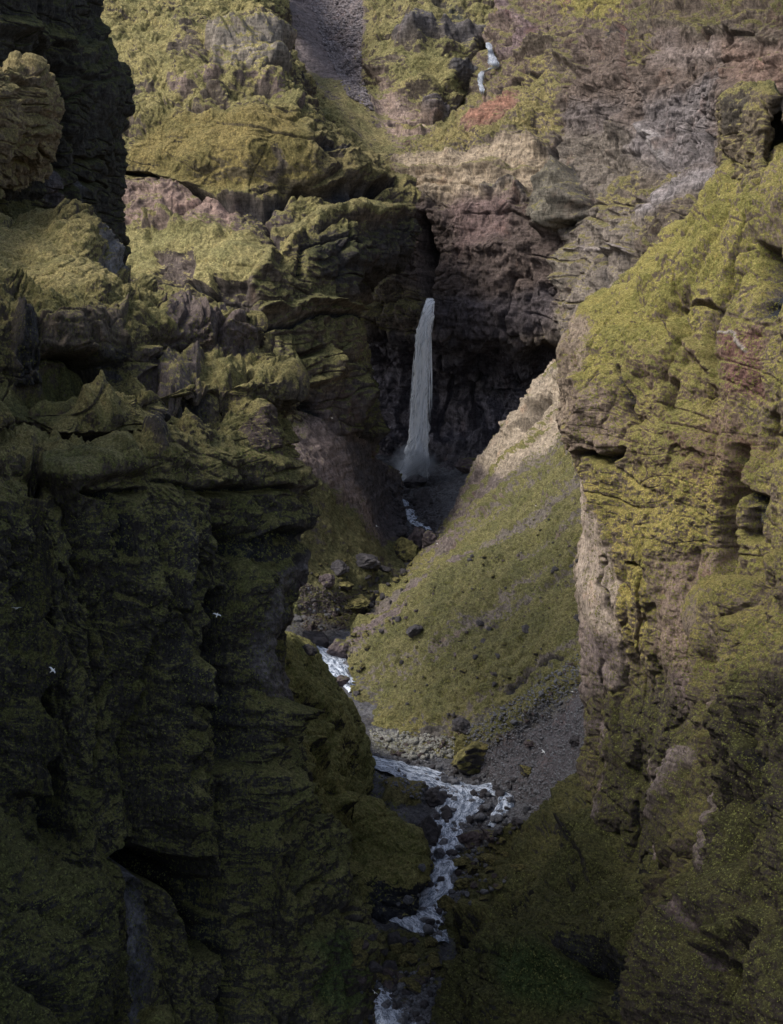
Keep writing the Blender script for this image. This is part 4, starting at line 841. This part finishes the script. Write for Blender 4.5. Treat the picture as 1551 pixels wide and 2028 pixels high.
M_THIN_SHADE = water_mat('shade_toned_thin_water', (.40, .43, .50), (.22, .26, .33), .38, .60, 2.2, .15, alpha=(.36, .60))  # thin water with the shade of the cleft put into its darker colour
def fall(name, pts, D, label, thick=.35, seed=1, strands=70, top=.5):
    """falling water: a lumpy translucent column with loose strands round it"""
    rng = np.random.RandomState(seed)
    if D is None:      # a small cascade lies on the rock
        dl = []
        for px, py, hw, dd in pts:
            dl.append(min([h.y for h in (ray(px+q, py+r)[0] for q in (-4, 0, 4) for r in (-3, 3)) if h is not None]))
        dl = [min(dl[max(0, i-1):i+2])-1. for i in range(len(dl))]
        pts = [(px, py, hw, d_-dl[0]) for (px, py, hw, dd), d_ in zip(pts, dl)]; D = dl[0]
    A = np.array([list(world_pt(px, py, D+dd))+[hw*D/F] for px, py, hw, dd in pts])
    G = spline_rows(A, [max(6, int(np.linalg.norm(A[i+1, :3]-A[i, :3])/.35)) for i in range(len(A)-1)])
    n = len(G); m = 40; s = np.concatenate([[0], np.cumsum(np.linalg.norm(np.diff(G[:, :3], axis=0), axis=1))])
    Vs, Fs, Fl, Ed = [], [], [], []
    th = np.linspace(0, 2*np.pi, m, endpoint=False)
    for layer, (sc, al) in enumerate([(1.0, .85), (.74, 1.1), (.45, 1.5)]):
        R = G[:, 3][:, None]*sc*(1+.0*th[None])
        x = G[:, 0][:, None]+R*np.cos(th); y = G[:, 1][:, None]+R*thick*1.6*np.sin(th); z = G[:, 2][:, None]+0*th
        P = np.stack([x, y, z+0*x], -1).reshape(-1, 3).astype(np.float32)
        dn = pn(P, .9, .9, .10, off=layer*5+seed)+.5*pn(P, 2.2, 2.2, .3, off=layer*5+2)
        w = np.repeat(G[:, 3], m); P[:, 0] += dn*w*.6*np.cos(np.tile(th, n)); P[:, 1] += dn*w*.2*np.sin(np.tile(th, n))
        idx = np.arange(n*m).reshape(n, m)+sum(len(v) for v in Vs); nx = np.roll(idx, -1, 1)
        Fs.append(np.stack([idx[:-1], nx[:-1], nx[1:], idx[1:]], -1).reshape(-1, 4)); Vs.append(P)
        Fl.append(np.stack([np.tile(th, n)*w, np.repeat(s, m), 0*w+layer*7], 1))
        ends = np.clip(s/1.2, 0, 1)*np.clip((s[-1]-s)/3., 0.15, 1)
        Ed.append(np.repeat(ends, m)*al)
    for k in range(strands):
        a = rng.uniform(0, .75); b = min(1, a+rng.uniform(.12, .4)); i0, i1 = int(a*(n-1)), max(int(b*(n-1)), int(a*(n-1))+4)
        i1 = min(i1, n-1); seg = G[i0:i1+1]; c = rng.uniform(-1.15, 1.15); q = len(seg); u = np.linspace(0, 1, q)
        off = c*seg[:, 3]*(1+.1*u)+rng.uniform(-.3, .3)*u; yy = rng.uniform(-1, .3)*seg[:, 3]*thick*1.6
        hw = (.10+.22*rng.rand())*np.sin(np.pi*np.clip(u*.9+.08, 0, 1))
        for sg in range(1):
            P = np.stack([np.stack([seg[:, 0]+off-hw, seg[:, 1]+yy, seg[:, 2]], -1), np.stack([seg[:, 0]+off, seg[:, 1]+yy-hw*.8, seg[:, 2]], -1), np.stack([seg[:, 0]+off+hw, seg[:, 1]+yy, seg[:, 2]], -1)], 1).reshape(-1, 3)
            idx = np.arange(q*3).reshape(q, 3)+sum(len(v) for v in Vs)
            Fs.append(np.stack([idx[:-1, :-1], idx[:-1, 1:], idx[1:, 1:], idx[1:, :-1]], -1).reshape(-1, 4)); Vs.append(P)
            Fl.append(np.stack([np.tile([-hw.max(), 0, hw.max()], q)+k*3, np.repeat(s[i0:i1+1], 3), np.zeros(q*3)+k], 1)); Ed.append(np.full(q*3, .9))
    me = make_mesh(name, np.concatenate(Vs), np.concatenate(Fs)); set_attr(me, 'flow', np.concatenate(Fl)); set_attr(me, 'edge', np.concatenate(Ed))
    return link(name, me, M_FALL if D == 455 else M_THIN_SHADE, label=label, category='waterfall')
fall('waterfall', [(852,590,6,-3),(850,602,8,-8),(845,625,10,-10),(840,660,12,-11),(837,700,14,-11),(835,760,15.5,-11),(833,820,16.5,-11),(831,870,17.5,-11),(828,905,20,-11),(823,930,25,-11),(820,948,30,-11)], 455, 'tall white waterfall dropping out of the dark cleft into the shaded cave', seed=2, strands=110)
fall('waterfall', [(966,84,4,0),(970,96,5,-1),(974,112,6,-2),(978,124,8,-2),(982,136,7,-2)], None, 'small upper cascade sliding between dark rocks, the higher of two steps', seed=5, strands=22)
fall('waterfall', [(955,140,5,0),(953,152,6,-1),(952,166,4,-2),(954,178,4,-2),(955,188,3,-3)], None, 'short narrow cascade just below the upper step beside reddish soil', seed=9, strands=18)
fall('waterfall', [(977,132,3,0),(968,138,4,0),(958,143,4,0)], None, 'little sloping chute of water linking the two upper cascades', seed=11, strands=6)

# spray at the foot of the fall
mm, nt = new_mat('spray'); t = NT(nt)
out = t.n('ShaderNodeOutputMaterial'); vol = t.n('ShaderNodeVolumePrincipled'); vol.inputs['Color'].default_value = (.85, .9, 1, 1)
tc = t.n('ShaderNodeTexCoord').outputs['Object']
ln = t.n('ShaderNodeVectorMath', operation='LENGTH'); t.l(tc, ln.inputs[0])
fall_ = t.ramp(ln.outputs['Value'], .15, 1., 1., 0.)
t.l(t.math('MULTIPLY', t.math('MULTIPLY', fall_, t.ramp(t.noise(tc, 2.2, 4, .6), .35, .7)), .55), vol.inputs['Density']); t.l(vol.outputs[0], out.inputs['Volume'])
import bmesh
def ico(sub):
    bm = bmesh.new(); bmesh.ops.create_icosphere(bm, subdivisions=sub, radius=1.)
    V = np.array([v.co[:] for v in bm.verts], np.float32); Fc = np.array([[v.index for v in f.verts] for f in bm.faces], np.int32); bm.free(); return V, Fc
V_, F_ = ico(4)
sp = link('spray', make_mesh('spray', V_*1.0, F_), mm, kind='stuff'); sp.location = world_pt(820, 918, 440); sp.scale = (9, 7, 8.5)

# ---------------------------------------------------------------- boulders and stones
def stone_mat(name, rock, moss, mb, det, wet=.22):
    m = terrain_mat(name, det, .8); nt = m.node_tree
    for nd in list(nt.nodes):
        if nd.type == 'ATTRIBUTE':
            v = {'rock': rock, 'moss': moss, 'mb': mb, 'cav': 0.}[nd.attribute_name]
            for l in list(nt.links):
                if l.from_node == nd:
                    ts = l.to_socket; nt.links.remove(l)
                    if isinstance(v, tuple): ts.default_value = (*v, 1) if len(ts.default_value) == 4 else v
                    else: ts.default_value = v
            nt.nodes.remove(nd)
        elif nd.type == 'BSDF_PRINCIPLED': nd.inputs['Roughness'].default_value = .7 if wet > .3 else .9; nd.inputs['Specular IOR Level'].default_value = wet
    return m
S_MOSS = stone_mat('mossy_boulder_rock', (.055, .05, .05), (.115, .102, .04), .25, 1.2)
S_DARK = stone_mat('dark_boulder_rock', (.055, .05, .056), (.07, .07, .03), -.8, 1.2, .4)
S_BROWN = stone_mat('brown_boulder_rock', (.10, .08, .085), (.09, .09, .03), -.5, 1.2)
S_GREY = stone_mat('grey_stone', (.115, .118, .135), (.09, .09, .03), -1.2, 2.5, .5)
S_PALE = stone_mat('pale_stone', (.26, .26, .25), (.13, .13, .04), -.6, 2.5)
rng = np.random.RandomState(11)
def stone_mesh(name, sub, seed, cuts=9, rough=.10, flat=1.):
    r = np.random.RandomState(seed); V, Fc = ico(sub); V = V.copy()
    for _ in range(cuts):      # broken faces
        n = r.normal(size=3); n /= np.linalg.norm(n); h = r.uniform(.5, .85)
        d = V@n-h; V -= np.outer(np.clip(d, 0, None)*.92, n)
    Q = V+seed*5
    V += V*((fbm(Q.astype(np.float32), 1.1, 3, off=seed)*rough*1.6+fbm(Q.astype(np.float32), 4., 3, off=seed+3)*rough*.5)[:, None])
    V[:, 2] *= flat
    return make_mesh(name, V, Fc)
BIG = [stone_mesh('boulder', 5, 100+i, 9, .16) for i in range(7)]
SML = [stone_mesh('stone', 3, 200+i, 8, .12) for i in range(8)]
def mesh_variant(me, mat, cache={}):
    k = (me.name, mat.name)
    if k not in cache:
        c = me.copy(); c.materials.clear(); c.materials.append(mat); cache[k] = c
    return cache[k]
def put_stone(name, me, mat, px, py, wpx, hpx, sink=.25, on=None, label=None, cat='boulder', group=None, rz=None, depth=1.):
    h, n = ray(px, py+hpx*.42, on)
    if h is None: return None
    D = h.y; w = wpx*D/F/2*1.08; hh = hpx*D/F/2*1.12
    o = bpy.data.objects.new(name, mesh_variant(me, mat)); COL.objects.link(o)
    o.scale = (w, w*depth*rng.uniform(.8, 1.05), hh)
    o.location = (h.x, h.y+w*.15, h.z+hh*(1-2*sink)); o.rotation_euler = (rng.uniform(-.25, .25), rng.uniform(-.25, .25), rng.uniform(-.5, .5) if rz is None else rz)
    o['label'] = label; o['category'] = cat
    if group: o['group'] = group
    return o
BL = [
 (942,1492,118,62,S_MOSS,'large moss capped boulder between the pale gravel bar and the dark scree'),
 (727,1107,62,34,S_DARK,'big dark boulder topmost on the left valley floor below the falls'),
 (668,1122,40,26,S_DARK,'dark boulder just left of the topmost big boulder on the valley floor'),
 (645,1146,32,30,S_BROWN,'brown boulder leftmost in the boulder field below the left grassy slope'),
 (682,1158,46,24,S_MOSS,'mossy rounded boulder in the middle of the valley floor boulder field'),
 (702,1190,62,24,S_MOSS,'wide low mossy boulder at the lower end of the boulder field'),
 (763,1125,26,16,S_DARK,'small dark boulder right of the big one, at the foot of the talus'),
 (822,1068,46,52,S_BROWN,'upright reddish brown boulder filling the gap below the plunge pool'),
 (852,1064,40,36,S_BROWN,'brown boulder leaning against the right talus below the plunge pool'),
 (802,1086,58,48,S_MOSS,'mossy rounded boulder in front of the upright reddish brown one'),
 (790,1050,30,24,S_DARK,'dark boulder left of the upright reddish brown one'),
 (630,1262,62,46,S_DARK,'large dark boulder above the short white rapid in the gap'),
 (676,1278,56,48,S_BROWN,'brown grey boulder right of the short white rapid in the gap'),
 (612,1285,30,26,S_DARK,'dark boulder at the left end of the short rapid in the gap'),
 (672,1348,42,22,S_BROWN,'flat brown boulder just below the short rapid in the gap'),
 (866,1574,54,44,S_DARK,'dark brown boulder on the left bank where the rapids begin'),
 (848,1640,50,60,S_DARK,'dark rock mass on the left bank halfway down the rapids'),
 (930,1657,52,42,S_BROWN,'brown boulder dividing the two arms of the rapids'),
 (972,1652,34,36,S_BROWN,'smaller brown boulder just right of the one dividing the rapids'),
 (912,1706,48,30,S_MOSS,'mossy boulder on the right bank beside the narrow part of the rapids'),
 (970,1700,36,20,S_MOSS,'low mossy boulder set back from the right bank of the rapids'),
 (935,1722,24,20,S_MOSS,'small mossy boulder just below the mossy one on the right bank'),
 (918,1748,46,26,S_MOSS,'mossy slab like boulder on the right bank above the last bend'),
 (884,1790,50,40,S_MOSS,'round mossy boulder at the right side of the wide lower pool'),
 (1025,1716,30,16,S_MOSS,'flattest mossy boulder on the right mound above the rapids'),
 (1045,1526,36,32,S_MOSS,'mossy boulder standing alone in the dark scree'),
 (1142,1462,30,32,S_DARK,'dark boulder against the right cliff at the edge of the dark scree'),
 (918,1434,44,34,S_DARK,'shaded hummocky boulder at the foot of the green slope above the gravel bar'),
 (820,1247,38,22,S_DARK,'dark rounded boulder low on the green slope near the stream gap'),
 (952,1232,20,12,S_DARK,'small dark boulder in the middle of the green slope'),
 (1042,1244,24,14,S_DARK,'elongated dark boulder on the green slope, right of the middle one'),
 (1146,1222,22,20,S_DARK,'dark boulder on the green slope touching the edge of the right cliff'),
 (987,1298,16,10,S_DARK,'tiny dark boulder on the green slope below the middle one'),
 (920,1327,20,12,S_MOSS,'mossy small boulder on the lower green slope above the gravel bar'),
 (1052,1470,26,18,S_BROWN,'brown boulder near the upper edge of the dark scree'),
 (818,952,58,24,S_DARK,'dark wet rock at the very foot of the tall waterfall'),
 (775,965,30,24,S_DARK,'dark wet rock left of the water leaving the plunge pool'),
 (835,985,44,40,S_DARK,'dark wet rock right of the water leaving the plunge pool'),
 (925,920,50,36,S_BROWN,'brown rock outcrop at the foot of the tan ridge beside the cave'),
]
for i, (px, py, w_, h_, mt, lab) in enumerate(BL):
    put_stone('boulder', BIG[i % 7], mt, px, py, w_, h_, label=lab, depth=.9)
def inside(x, y, poly):
    return poly_mask(np.array([float(x)]), np.array([float(y)]), poly, .01)[0] > .5
def scatter(n, poly, sz, mats, name, label, group, on=None, flat=.75, big=0., lift=0.):
    k = 0; xs = [p[0] for p in poly]; ys = [p[1] for p in poly]; tries = 0
    while k < n and tries < n*20:
        tries += 1; x, y = rng.uniform(min(xs), max(xs)), rng.uniform(min(ys), max(ys))
        if not inside(x, y, poly): continue
        w = sz[0]*(sz[1]/sz[0])**(rng.rand()**1.5)
        o = put_stone(name, SML[rng.randint(8)], mats[rng.randint(len(mats))], x, y, w, w*rng.uniform(.6, .85)*flat/.75, .3-lift, on, label, name.replace('_', ' '), group, rz=rng.uniform(0, 6))
        if o: k += 1
RAP = [(840,1535),(900,1545),(1000,1560),(1050,1600),(1030,1640),(960,1680),(900,1700),(900,1790),(870,1860),(780,1830),(770,1790),(830,1760),(840,1690),(850,1600)]
scatter(170, RAP, (9, 27), [S_DARK, S_GREY], 'stone', 'dark wet stone in or beside the lower rapids', 'stones in the lower rapids', lift=.2)
scatter(70, [(745,1520),(800,1535),(900,1548),(1000,1562),(1060,1590),(1090,1560),(1000,1540),(880,1520),(800,1500)], (6, 17), [S_GREY, S_DARK], 'cobble', 'grey cobble on the bank just above the lower rapids', 'cobbles above the lower rapids')
scatter(80, [(745,1455),(800,1450),(880,1462),(900,1500),(840,1505),(760,1490)], (6, 22), [S_PALE, S_PALE, S_BROWN], 'pale_stone', 'pale angular stone lying on the gravel bar behind the stream', 'pale stones on the gravel bar')
scatter(45, [(590,1160),(660,1170),(690,1230),(640,1260),(590,1240)], (5, 20), [S_BROWN, S_DARK, S_GREY], 'broken_rock', 'broken rock lying above the short rapid in the gap', 'broken rocks above the gap')
scatter(50, [(620,1100),(760,1110),(770,1160),(700,1220),(610,1180)], (5, 18), [S_MOSS, S_DARK], 'mossy_stone', 'small mossy stone in the boulder field below the left slope', 'small stones of the boulder field')
scatter(70, [(700,1855),(860,1850),(865,1950),(700,1945)], (12, 50), [S_MOSS, S_MOSS, S_DARK, S_BROWN], 'gully_stone', 'mossy or dark stone in the shaded gully between the rapids and the lowest water', 'stones of the shaded gully')
scatter(60, [(705,1950),(850,1940),(860,2028),(710,2028)], (8, 24), [S_GREY, S_DARK], 'river_stone', 'wet river stone at the bottom edge of the stream', 'stones in the lowest visible water')
scatter(60, [(905,1690),(1000,1660),(1010,1760),(920,1800),(900,1760)], (8, 22), [S_BROWN, S_MOSS, S_GREY], 'bank_stone', 'stone on the mossy right bank of the rapids', 'stones on the right bank')
scatter(60, [(930,1450),(1010,1390),(1060,1350),(1150,1300),(1150,1370),(1050,1440),(980,1490)], (5, 18), [S_BROWN, S_GREY, S_MOSS], 'scree_rock', 'scree rock along the upper edge of the dark scree', 'rocks along the top of the dark scree')
scatter(50, [(775,960),(850,945),(870,1060),(810,1080),(780,1020)], (6, 22), [S_DARK], 'wet_rock', 'black wet rock in the channel below the tall waterfall', 'wet rocks below the waterfall')
scatter(70, [(720,1110),(840,1090),(760,1250),(720,1390),(690,1380),(690,1260)], (5, 18), [S_DARK, S_MOSS], 'slope_rock', 'rock lying at the foot of the green slope', 'rocks at the foot of the green slope')
scatter(120, [(780,1200),(1140,960),(1150,1290),(900,1420),(740,1380)], (4, 16), [S_DARK, S_DARK, S_MOSS, S_BROWN], 'hillside_rock', 'small rock stuck in the green slope', 'rocks scattered over the green slope')

# ---------------------------------------------------------------- gravel and plants nobody could count
def scatter_mesh(name, pts, nrm, sizes, V0, F0, mat, seed=1, align=False, squash=1.):
    r = np.random.RandomState(seed); n = len(pts)
    a = r.uniform(0, 2*np.pi, n); c, s = np.cos(a), np.sin(a)
    V = V0[None]*sizes[:, None, None]*np.array([1, 1, squash])
    x = V[..., 0]*c[:, None]-V[..., 1]*s[:, None]; y = V[..., 0]*s[:, None]+V[..., 1]*c[:, None]
    V = np.stack([x, y, V[..., 2]], -1)
    if align:
        N = nrm; 
        T = np.cross(N, r.normal(size=N.shape)); T /= np.linalg.norm(T, axis=1)[:, None]+1e-9; B = np.cross(N, T)
        V = V[..., 0:1]*T[:, None]+V[..., 1:2]*B[:, None]+V[..., 2:3]*N[:, None]
    V = V+pts[:, None]
    Fc = (F0[None]+np.arange(n)[:, None, None]*len(V0)).reshape(-1, F0.shape[1])
    return make_mesh(name, V.reshape(-1, 3), Fc, smooth=False)
def hits(n, poly, on, seed):
    r = np.random.RandomState(seed); xs = [p[0] for p in poly]; ys = [p[1] for p in poly]
    X = r.uniform(min(xs), max(xs), n*2); Y = r.uniform(min(ys), max(ys), n*2); k = poly_mask(X, Y, poly, .01) > .5
    P, N = [], []
    for x, y in zip(X[k][:n], Y[k][:n]):
        h, nn = ray(x, y, on)
        if h is not None: P.append(h[:]); N.append(nn[:])
    return np.array(P), np.array(N)
def all_hit_only(n, poly, names, seed):
    r = np.random.RandomState(seed); xs = [p[0] for p in poly]; ys = [p[1] for p in poly]
    X = r.uniform(min(xs), max(xs), n*3); Y = r.uniform(min(ys), max(ys), n*3); k = poly_mask(X, Y, poly, .01) > .5
    P, N = [], []
    for x, y in zip(X[k][:n], Y[k][:n]):
        h, nn = ray(x, y)
        if h is not None and h.y > 0: P.append(h[:]); N.append(nn[:])
    return np.array(P), np.array(N)
r0 = np.random.RandomState(5); V8, F8 = ico(1); V8 = V8*(1+r0.uniform(-.28, .28, (len(V8), 1)))
NG = 0.35 if QUICK else 1.
def gravel(name, n, poly, on, s0, s1, mat, seed):
    P, N = hits(int(n*NG), poly, on, seed)
    if not len(P): return
    sz = s0*(s1/s0)**(np.random.RandomState(seed).rand(len(P))**2)
    link(name, scatter_mesh(name, P, N, sz, V8, F8, mat, seed, squash=.7), mat, kind='stuff')
gravel('gravel', 3500, [(740,1500),(850,1490),(1010,1560),(1060,1600),(1040,1650),(960,1690),(910,1800),(860,1860),(770,1830),(840,1750),(860,1600),(740,1540)], ['canyon_floor', 'right_talus'], .12, .55, S_GREY, 31)
gravel('scree', 4500, [(930,1440),(1040,1370),(1150,1290),(1160,1520),(1050,1620),(990,1560),(900,1520)], ['right_talus'], .08, .38, S_GREY, 32)
gravel('gravel', 1500, [(700,1930),(860,1920),(870,2028),(700,2028)], ['canyon_floor'], .12, .45, S_GREY, 33)
gravel('gravel', 1000, [(730,1440),(900,1460),(900,1500),(740,1490)], ['canyon_floor', 'right_talus'], .10, .5, S_PALE, 34)
gravel('scree', 3500, [(610,-20),(720,-20),(715,150),(740,220),(690,190),(640,90)], ['back_mountain'], .35, 1.2, stone_mat('scree_rock', (.22, .195, .205), (.1, .1, .03), -2, 1.), 35)
gravel('scree', 1200, [(590,1150),(700,1180),(690,1250),(600,1250)], None, .12, .5, S_BROWN, 36)
gravel('rubble', 1500, [(770,950),(870,940),(880,1060),(810,1090),(770,1000)], None, .2, .8, S_DARK, 37)

# tufts: little fans of blades and cushions on the near cliffs
def leaf_mat(name, a, b):
    m, nt = new_mat(name); t = NT(nt)
    out = t.n('ShaderNodeOutputMaterial'); bs = t.n('ShaderNodeBsdfPrincipled'); t.l(bs.outputs[0], out.inputs[0])
    co = t.n('ShaderNodeTexCoord').outputs['Object']
    t.l(t.mix(t.ramp(t.noise(co, 1.6, 4, .7), .35, .65), a, b), bs.inputs['Base Color']); bs.inputs['Roughness'].default_value = .8; bs.inputs['Specular IOR Level'].default_value = .2
    return m
def tuft(seed):
    r = np.random.RandomState(seed); V, Fc = [], []
    for k in range(9):
        a = r.uniform(0, 6.28); l = r.uniform(.5, 1.); w = .13; up = r.uniform(.3, 1.)
        d = np.array([math.cos(a), math.sin(a), up]); d /= np.linalg.norm(d); s = np.array([-math.sin(a), math.cos(a), 0])*w
        i = len(V); mid = d*l*.55; tip = d*l+np.array([0, 0, -.15]); V += [s*-.6, s*.6, mid+s, mid-s, tip+s*.3, tip-s*.3]
        Fc += [[i, i+1, i+2, i+3], [i+3, i+2, i+4, i+5]]
    return np.array(V, np.float32), np.array(Fc, np.int32)
TV, TF = tuft(3)
def tufts(name, n, poly, seed, s0, s1, mat):
    P, N = all_hit_only(int(n*NG), poly, None, seed)
    sz = np.random.RandomState(seed).uniform(s0, s1, len(P))*np.clip(P[:, 1]/150, .6, 3)
    me = scatter_mesh(name, P, N, sz, TV, TF, mat, seed, align=True); link(name, me, mat, kind='stuff')
L_DK = leaf_mat('dark_leaves', (.08, .09, .026), (.20, .21, .07)); L_YL = leaf_mat('yellow_leaves', (.22, .21, .06), (.14, .145, .04)); L_MD = leaf_mat('green_leaves', (.11, .11, .036), (.17, .165, .055))
tufts('cliff_plants', 24000, [(0,900),(580,880),(590,1250),(560,1400),(600,1750),(720,2028),(0,2028)], 41, .10, .26, L_DK)
tufts('cliff_plants', 5000, [(0,430),(180,450),(320,610),(490,640),(570,800),(580,900),(0,900)], 42, .09, .22, L_MD)
tufts('cliff_plants', 9000, [(1130,700),(1440,370),(1551,300),(1551,1300),(1160,1350),(1150,900)], 43, .10, .26, L_YL)
tufts('cliff_plants', 12000, [(1160,1350),(1551,1200),(1551,2028),(870,2028),(880,1850),(1150,1600)], 44, .10, .24, L_DK)
tufts('slope_tussocks', 4000, [(1010,930),(1150,830),(1150,1300),(900,1430),(740,1390),(700,1280),(860,1130)], 45, .10, .26, L_MD)
tufts('slope_tussocks', 3500, [(560,1300),(600,1290),(750,1530),(850,1700),(740,1800),(600,1760)], 46, .12, .3, L_DK)

# ---------------------------------------------------------------- gulls
def bird_mesh():
    V, Fc = [], []
    def loft(rings):
        base = len(V); m = len(rings[0])
        for r in rings: V.extend(r)
        for i in range(len(rings)-1):
            for j in range(m):
                a = base+i*m+j; b = base+i*m+(j+1) % m; Fc.append([a, b, b+m, a+m])
        for i0, rv in ((base, True), (base+(len(rings)-1)*m, False)):
            Fc.append([i0, i0+1, i0+2, i0+3]); Fc.append([i0, i0+3, i0+4, i0+5]); Fc.append([i0, i0+5, i0+6, i0+7])
    def ring(x, ry, rz, z=0): return [(x, ry*math.cos(a*math.pi/4), z+rz*math.sin(a*math.pi/4)) for a in range(8)]
    loft([ring(.30, .004, .004, .01), ring(.255, .014, .014, .015), ring(.235, .035, .036, .018), ring(.19, .045, .044, .018), ring(.14, .045, .045, .01), ring(.07, .07, .066), ring(-.03, .075, .068), ring(-.12, .055, .048), ring(-.19, .045, .022), ring(-.27, .07, .008)])
    for s in (-1, 1):
        def wr(y, xc, ch, z, th):
            y *= s
            return [(xc+ch*.5*math.cos(a*math.pi/4), y, z+th*math.sin(a*math.pi/4)) for a in range(8)]
        loft([wr(.03, .03, .19, .02, .02), wr(.16, .05, .18, .07, .018), wr(.29, .06, .15, .10, .014), wr(.42, .02, .11, .09, .009), wr(.53, -.05, .045, .07, .004), wr(.56, -.08, .015, .065, .003)])
    return make_mesh('gull', np.array(V, np.float32), np.array(Fc, np.int32))
mb_, nt = new_mat('white_feathers'); t = NT(nt)
out = t.n('ShaderNodeOutputMaterial'); bs = t.n('ShaderNodeBsdfPrincipled'); t.l(bs.outputs[0], out.inputs[0]); bs.inputs['Roughness'].default_value = .6
tc = t.n('ShaderNodeTexCoord').outputs['Object']; sx = t.n('ShaderNodeSeparateXYZ'); t.l(tc, sx.inputs[0])
t.l(t.mix(t.ramp(t.math('ABSOLUTE', sx.outputs[1]), .42, .5), t.mix(t.ramp(sx.outputs[2], .05, .09), (.82, .82, .80), (.62, .64, .66)), (.12, .12, .12)), bs.inputs['Base Color'])
GB = bird_mesh(); GB.materials.append(mb_)
BR = [(430,1218,118,.4,-.9,1.1,'white gull banking in front of the dark left cliff face, wings steeply tilted'),
 (33,1205,92,.2,.4,2.4,'white gull near the left edge in front of the dark cliff'),
 (104,1328,96,.5,-.5,.6,'white gull low over the dark crevice of the left cliff'),
 (746,1042,240,.3,.3,.9,'white gull flying over the shaded valley left of the boulders'),
 (1076,1489,158,.3,-.35,.3,'white gull gliding over the dark scree slope'),
 (1133,1370,165,.2,.3,2.0,'white gull close to the right cliff above the dark scree'),
 (1061,1002,290,.2,.3,.8,'tiny white gull over the upper green slope'),
 (658,828,300,.4,.4,2.2,'tiny white gull in front of the brown wall left of the waterfall'),
 (866,1077,300,.2,.3,.4,'tiny white gull beside the brown boulders below the plunge pool'),
 (742,1966,140,.7,.2,1.57,'white gull low over the lowest bit of stream, seen from above')]
for px, py, D, rx, ry, rz, lab in BR:
    h, n = ray(px, py)
    if h is not None: D = min(D, h.y-4)
    o = bpy.data.objects.new('gull', GB); COL.objects.link(o); o.location = world_pt(px, py, D); o.scale = (.85,)*3; o.rotation_euler = (rx, ry, rz)
    o['label'] = lab; o['category'] = 'bird'; o['group'] = 'gulls flying in the canyon'
# ---------------------------------------------------------------- camera, light
cam = bpy.data.cameras.new('camera'); co = bpy.data.objects.new('camera', cam); COL.objects.link(co)
cam.sensor_fit = 'VERTICAL'; cam.sensor_height = 24; cam.lens = 24*F/PH; cam.clip_end = 5000; cam.clip_start = .5
co.location = (0, 0, 0); co.rotation_euler = (math.pi/2-PITCH, 0, 0)
scene.camera = co
SUN_EL, SUN_AZ = math.radians(50), math.radians(-106)     # azimuth from +Y, clockwise: light from the left, a little from behind the camera
sd = Vector((math.sin(SUN_AZ)*math.cos(SUN_EL), math.cos(SUN_AZ)*math.cos(SUN_EL), math.sin(SUN_EL)))
su = bpy.data.lights.new('sun', 'SUN'); su.energy = 2.35; su.angle = math.radians(24); su.color = (1, .93, .80)
so = bpy.data.objects.new('sun', su); COL.objects.link(so); so.rotation_euler = (-sd).to_track_quat('-Z', 'Y').to_euler()
w = bpy.data.worlds.new('World'); scene.world = w; w.use_nodes = True
nt = w.node_tree; bg = nt.nodes['Background']
sky = nt.nodes.new('ShaderNodeTexSky'); sky.sky_type = 'NISHITA'; sky.sun_disc = False
sky.sun_elevation = SUN_EL; sky.sun_rotation = SUN_AZ; sky.air_density = 1.0; sky.dust_density = 3.0
bw = nt.nodes.new('ShaderNodeRGBToBW'); mx = nt.nodes.new('ShaderNodeMix'); mx.data_type = 'RGBA'; mx.inputs[0].default_value = .42   # thin cloud greys the blue
nt.links.new(sky.outputs[0], bw.inputs[0]); nt.links.new(sky.outputs[0], mx.inputs[6]); nt.links.new(bw.outputs[0], mx.inputs[7]); nt.links.new(mx.outputs[2], bg.inputs[0]); bg.inputs[1].default_value = .15
vs = scene.view_settings; vs.view_transform = 'Standard'; vs.look = 'None'; vs.exposure = .76; vs.gamma = 1
scene.cycles.max_bounces = 5; scene.cycles.diffuse_bounces = 3; scene.cycles.transparent_max_bounces = 24
scene.cycles.use_denoising = True
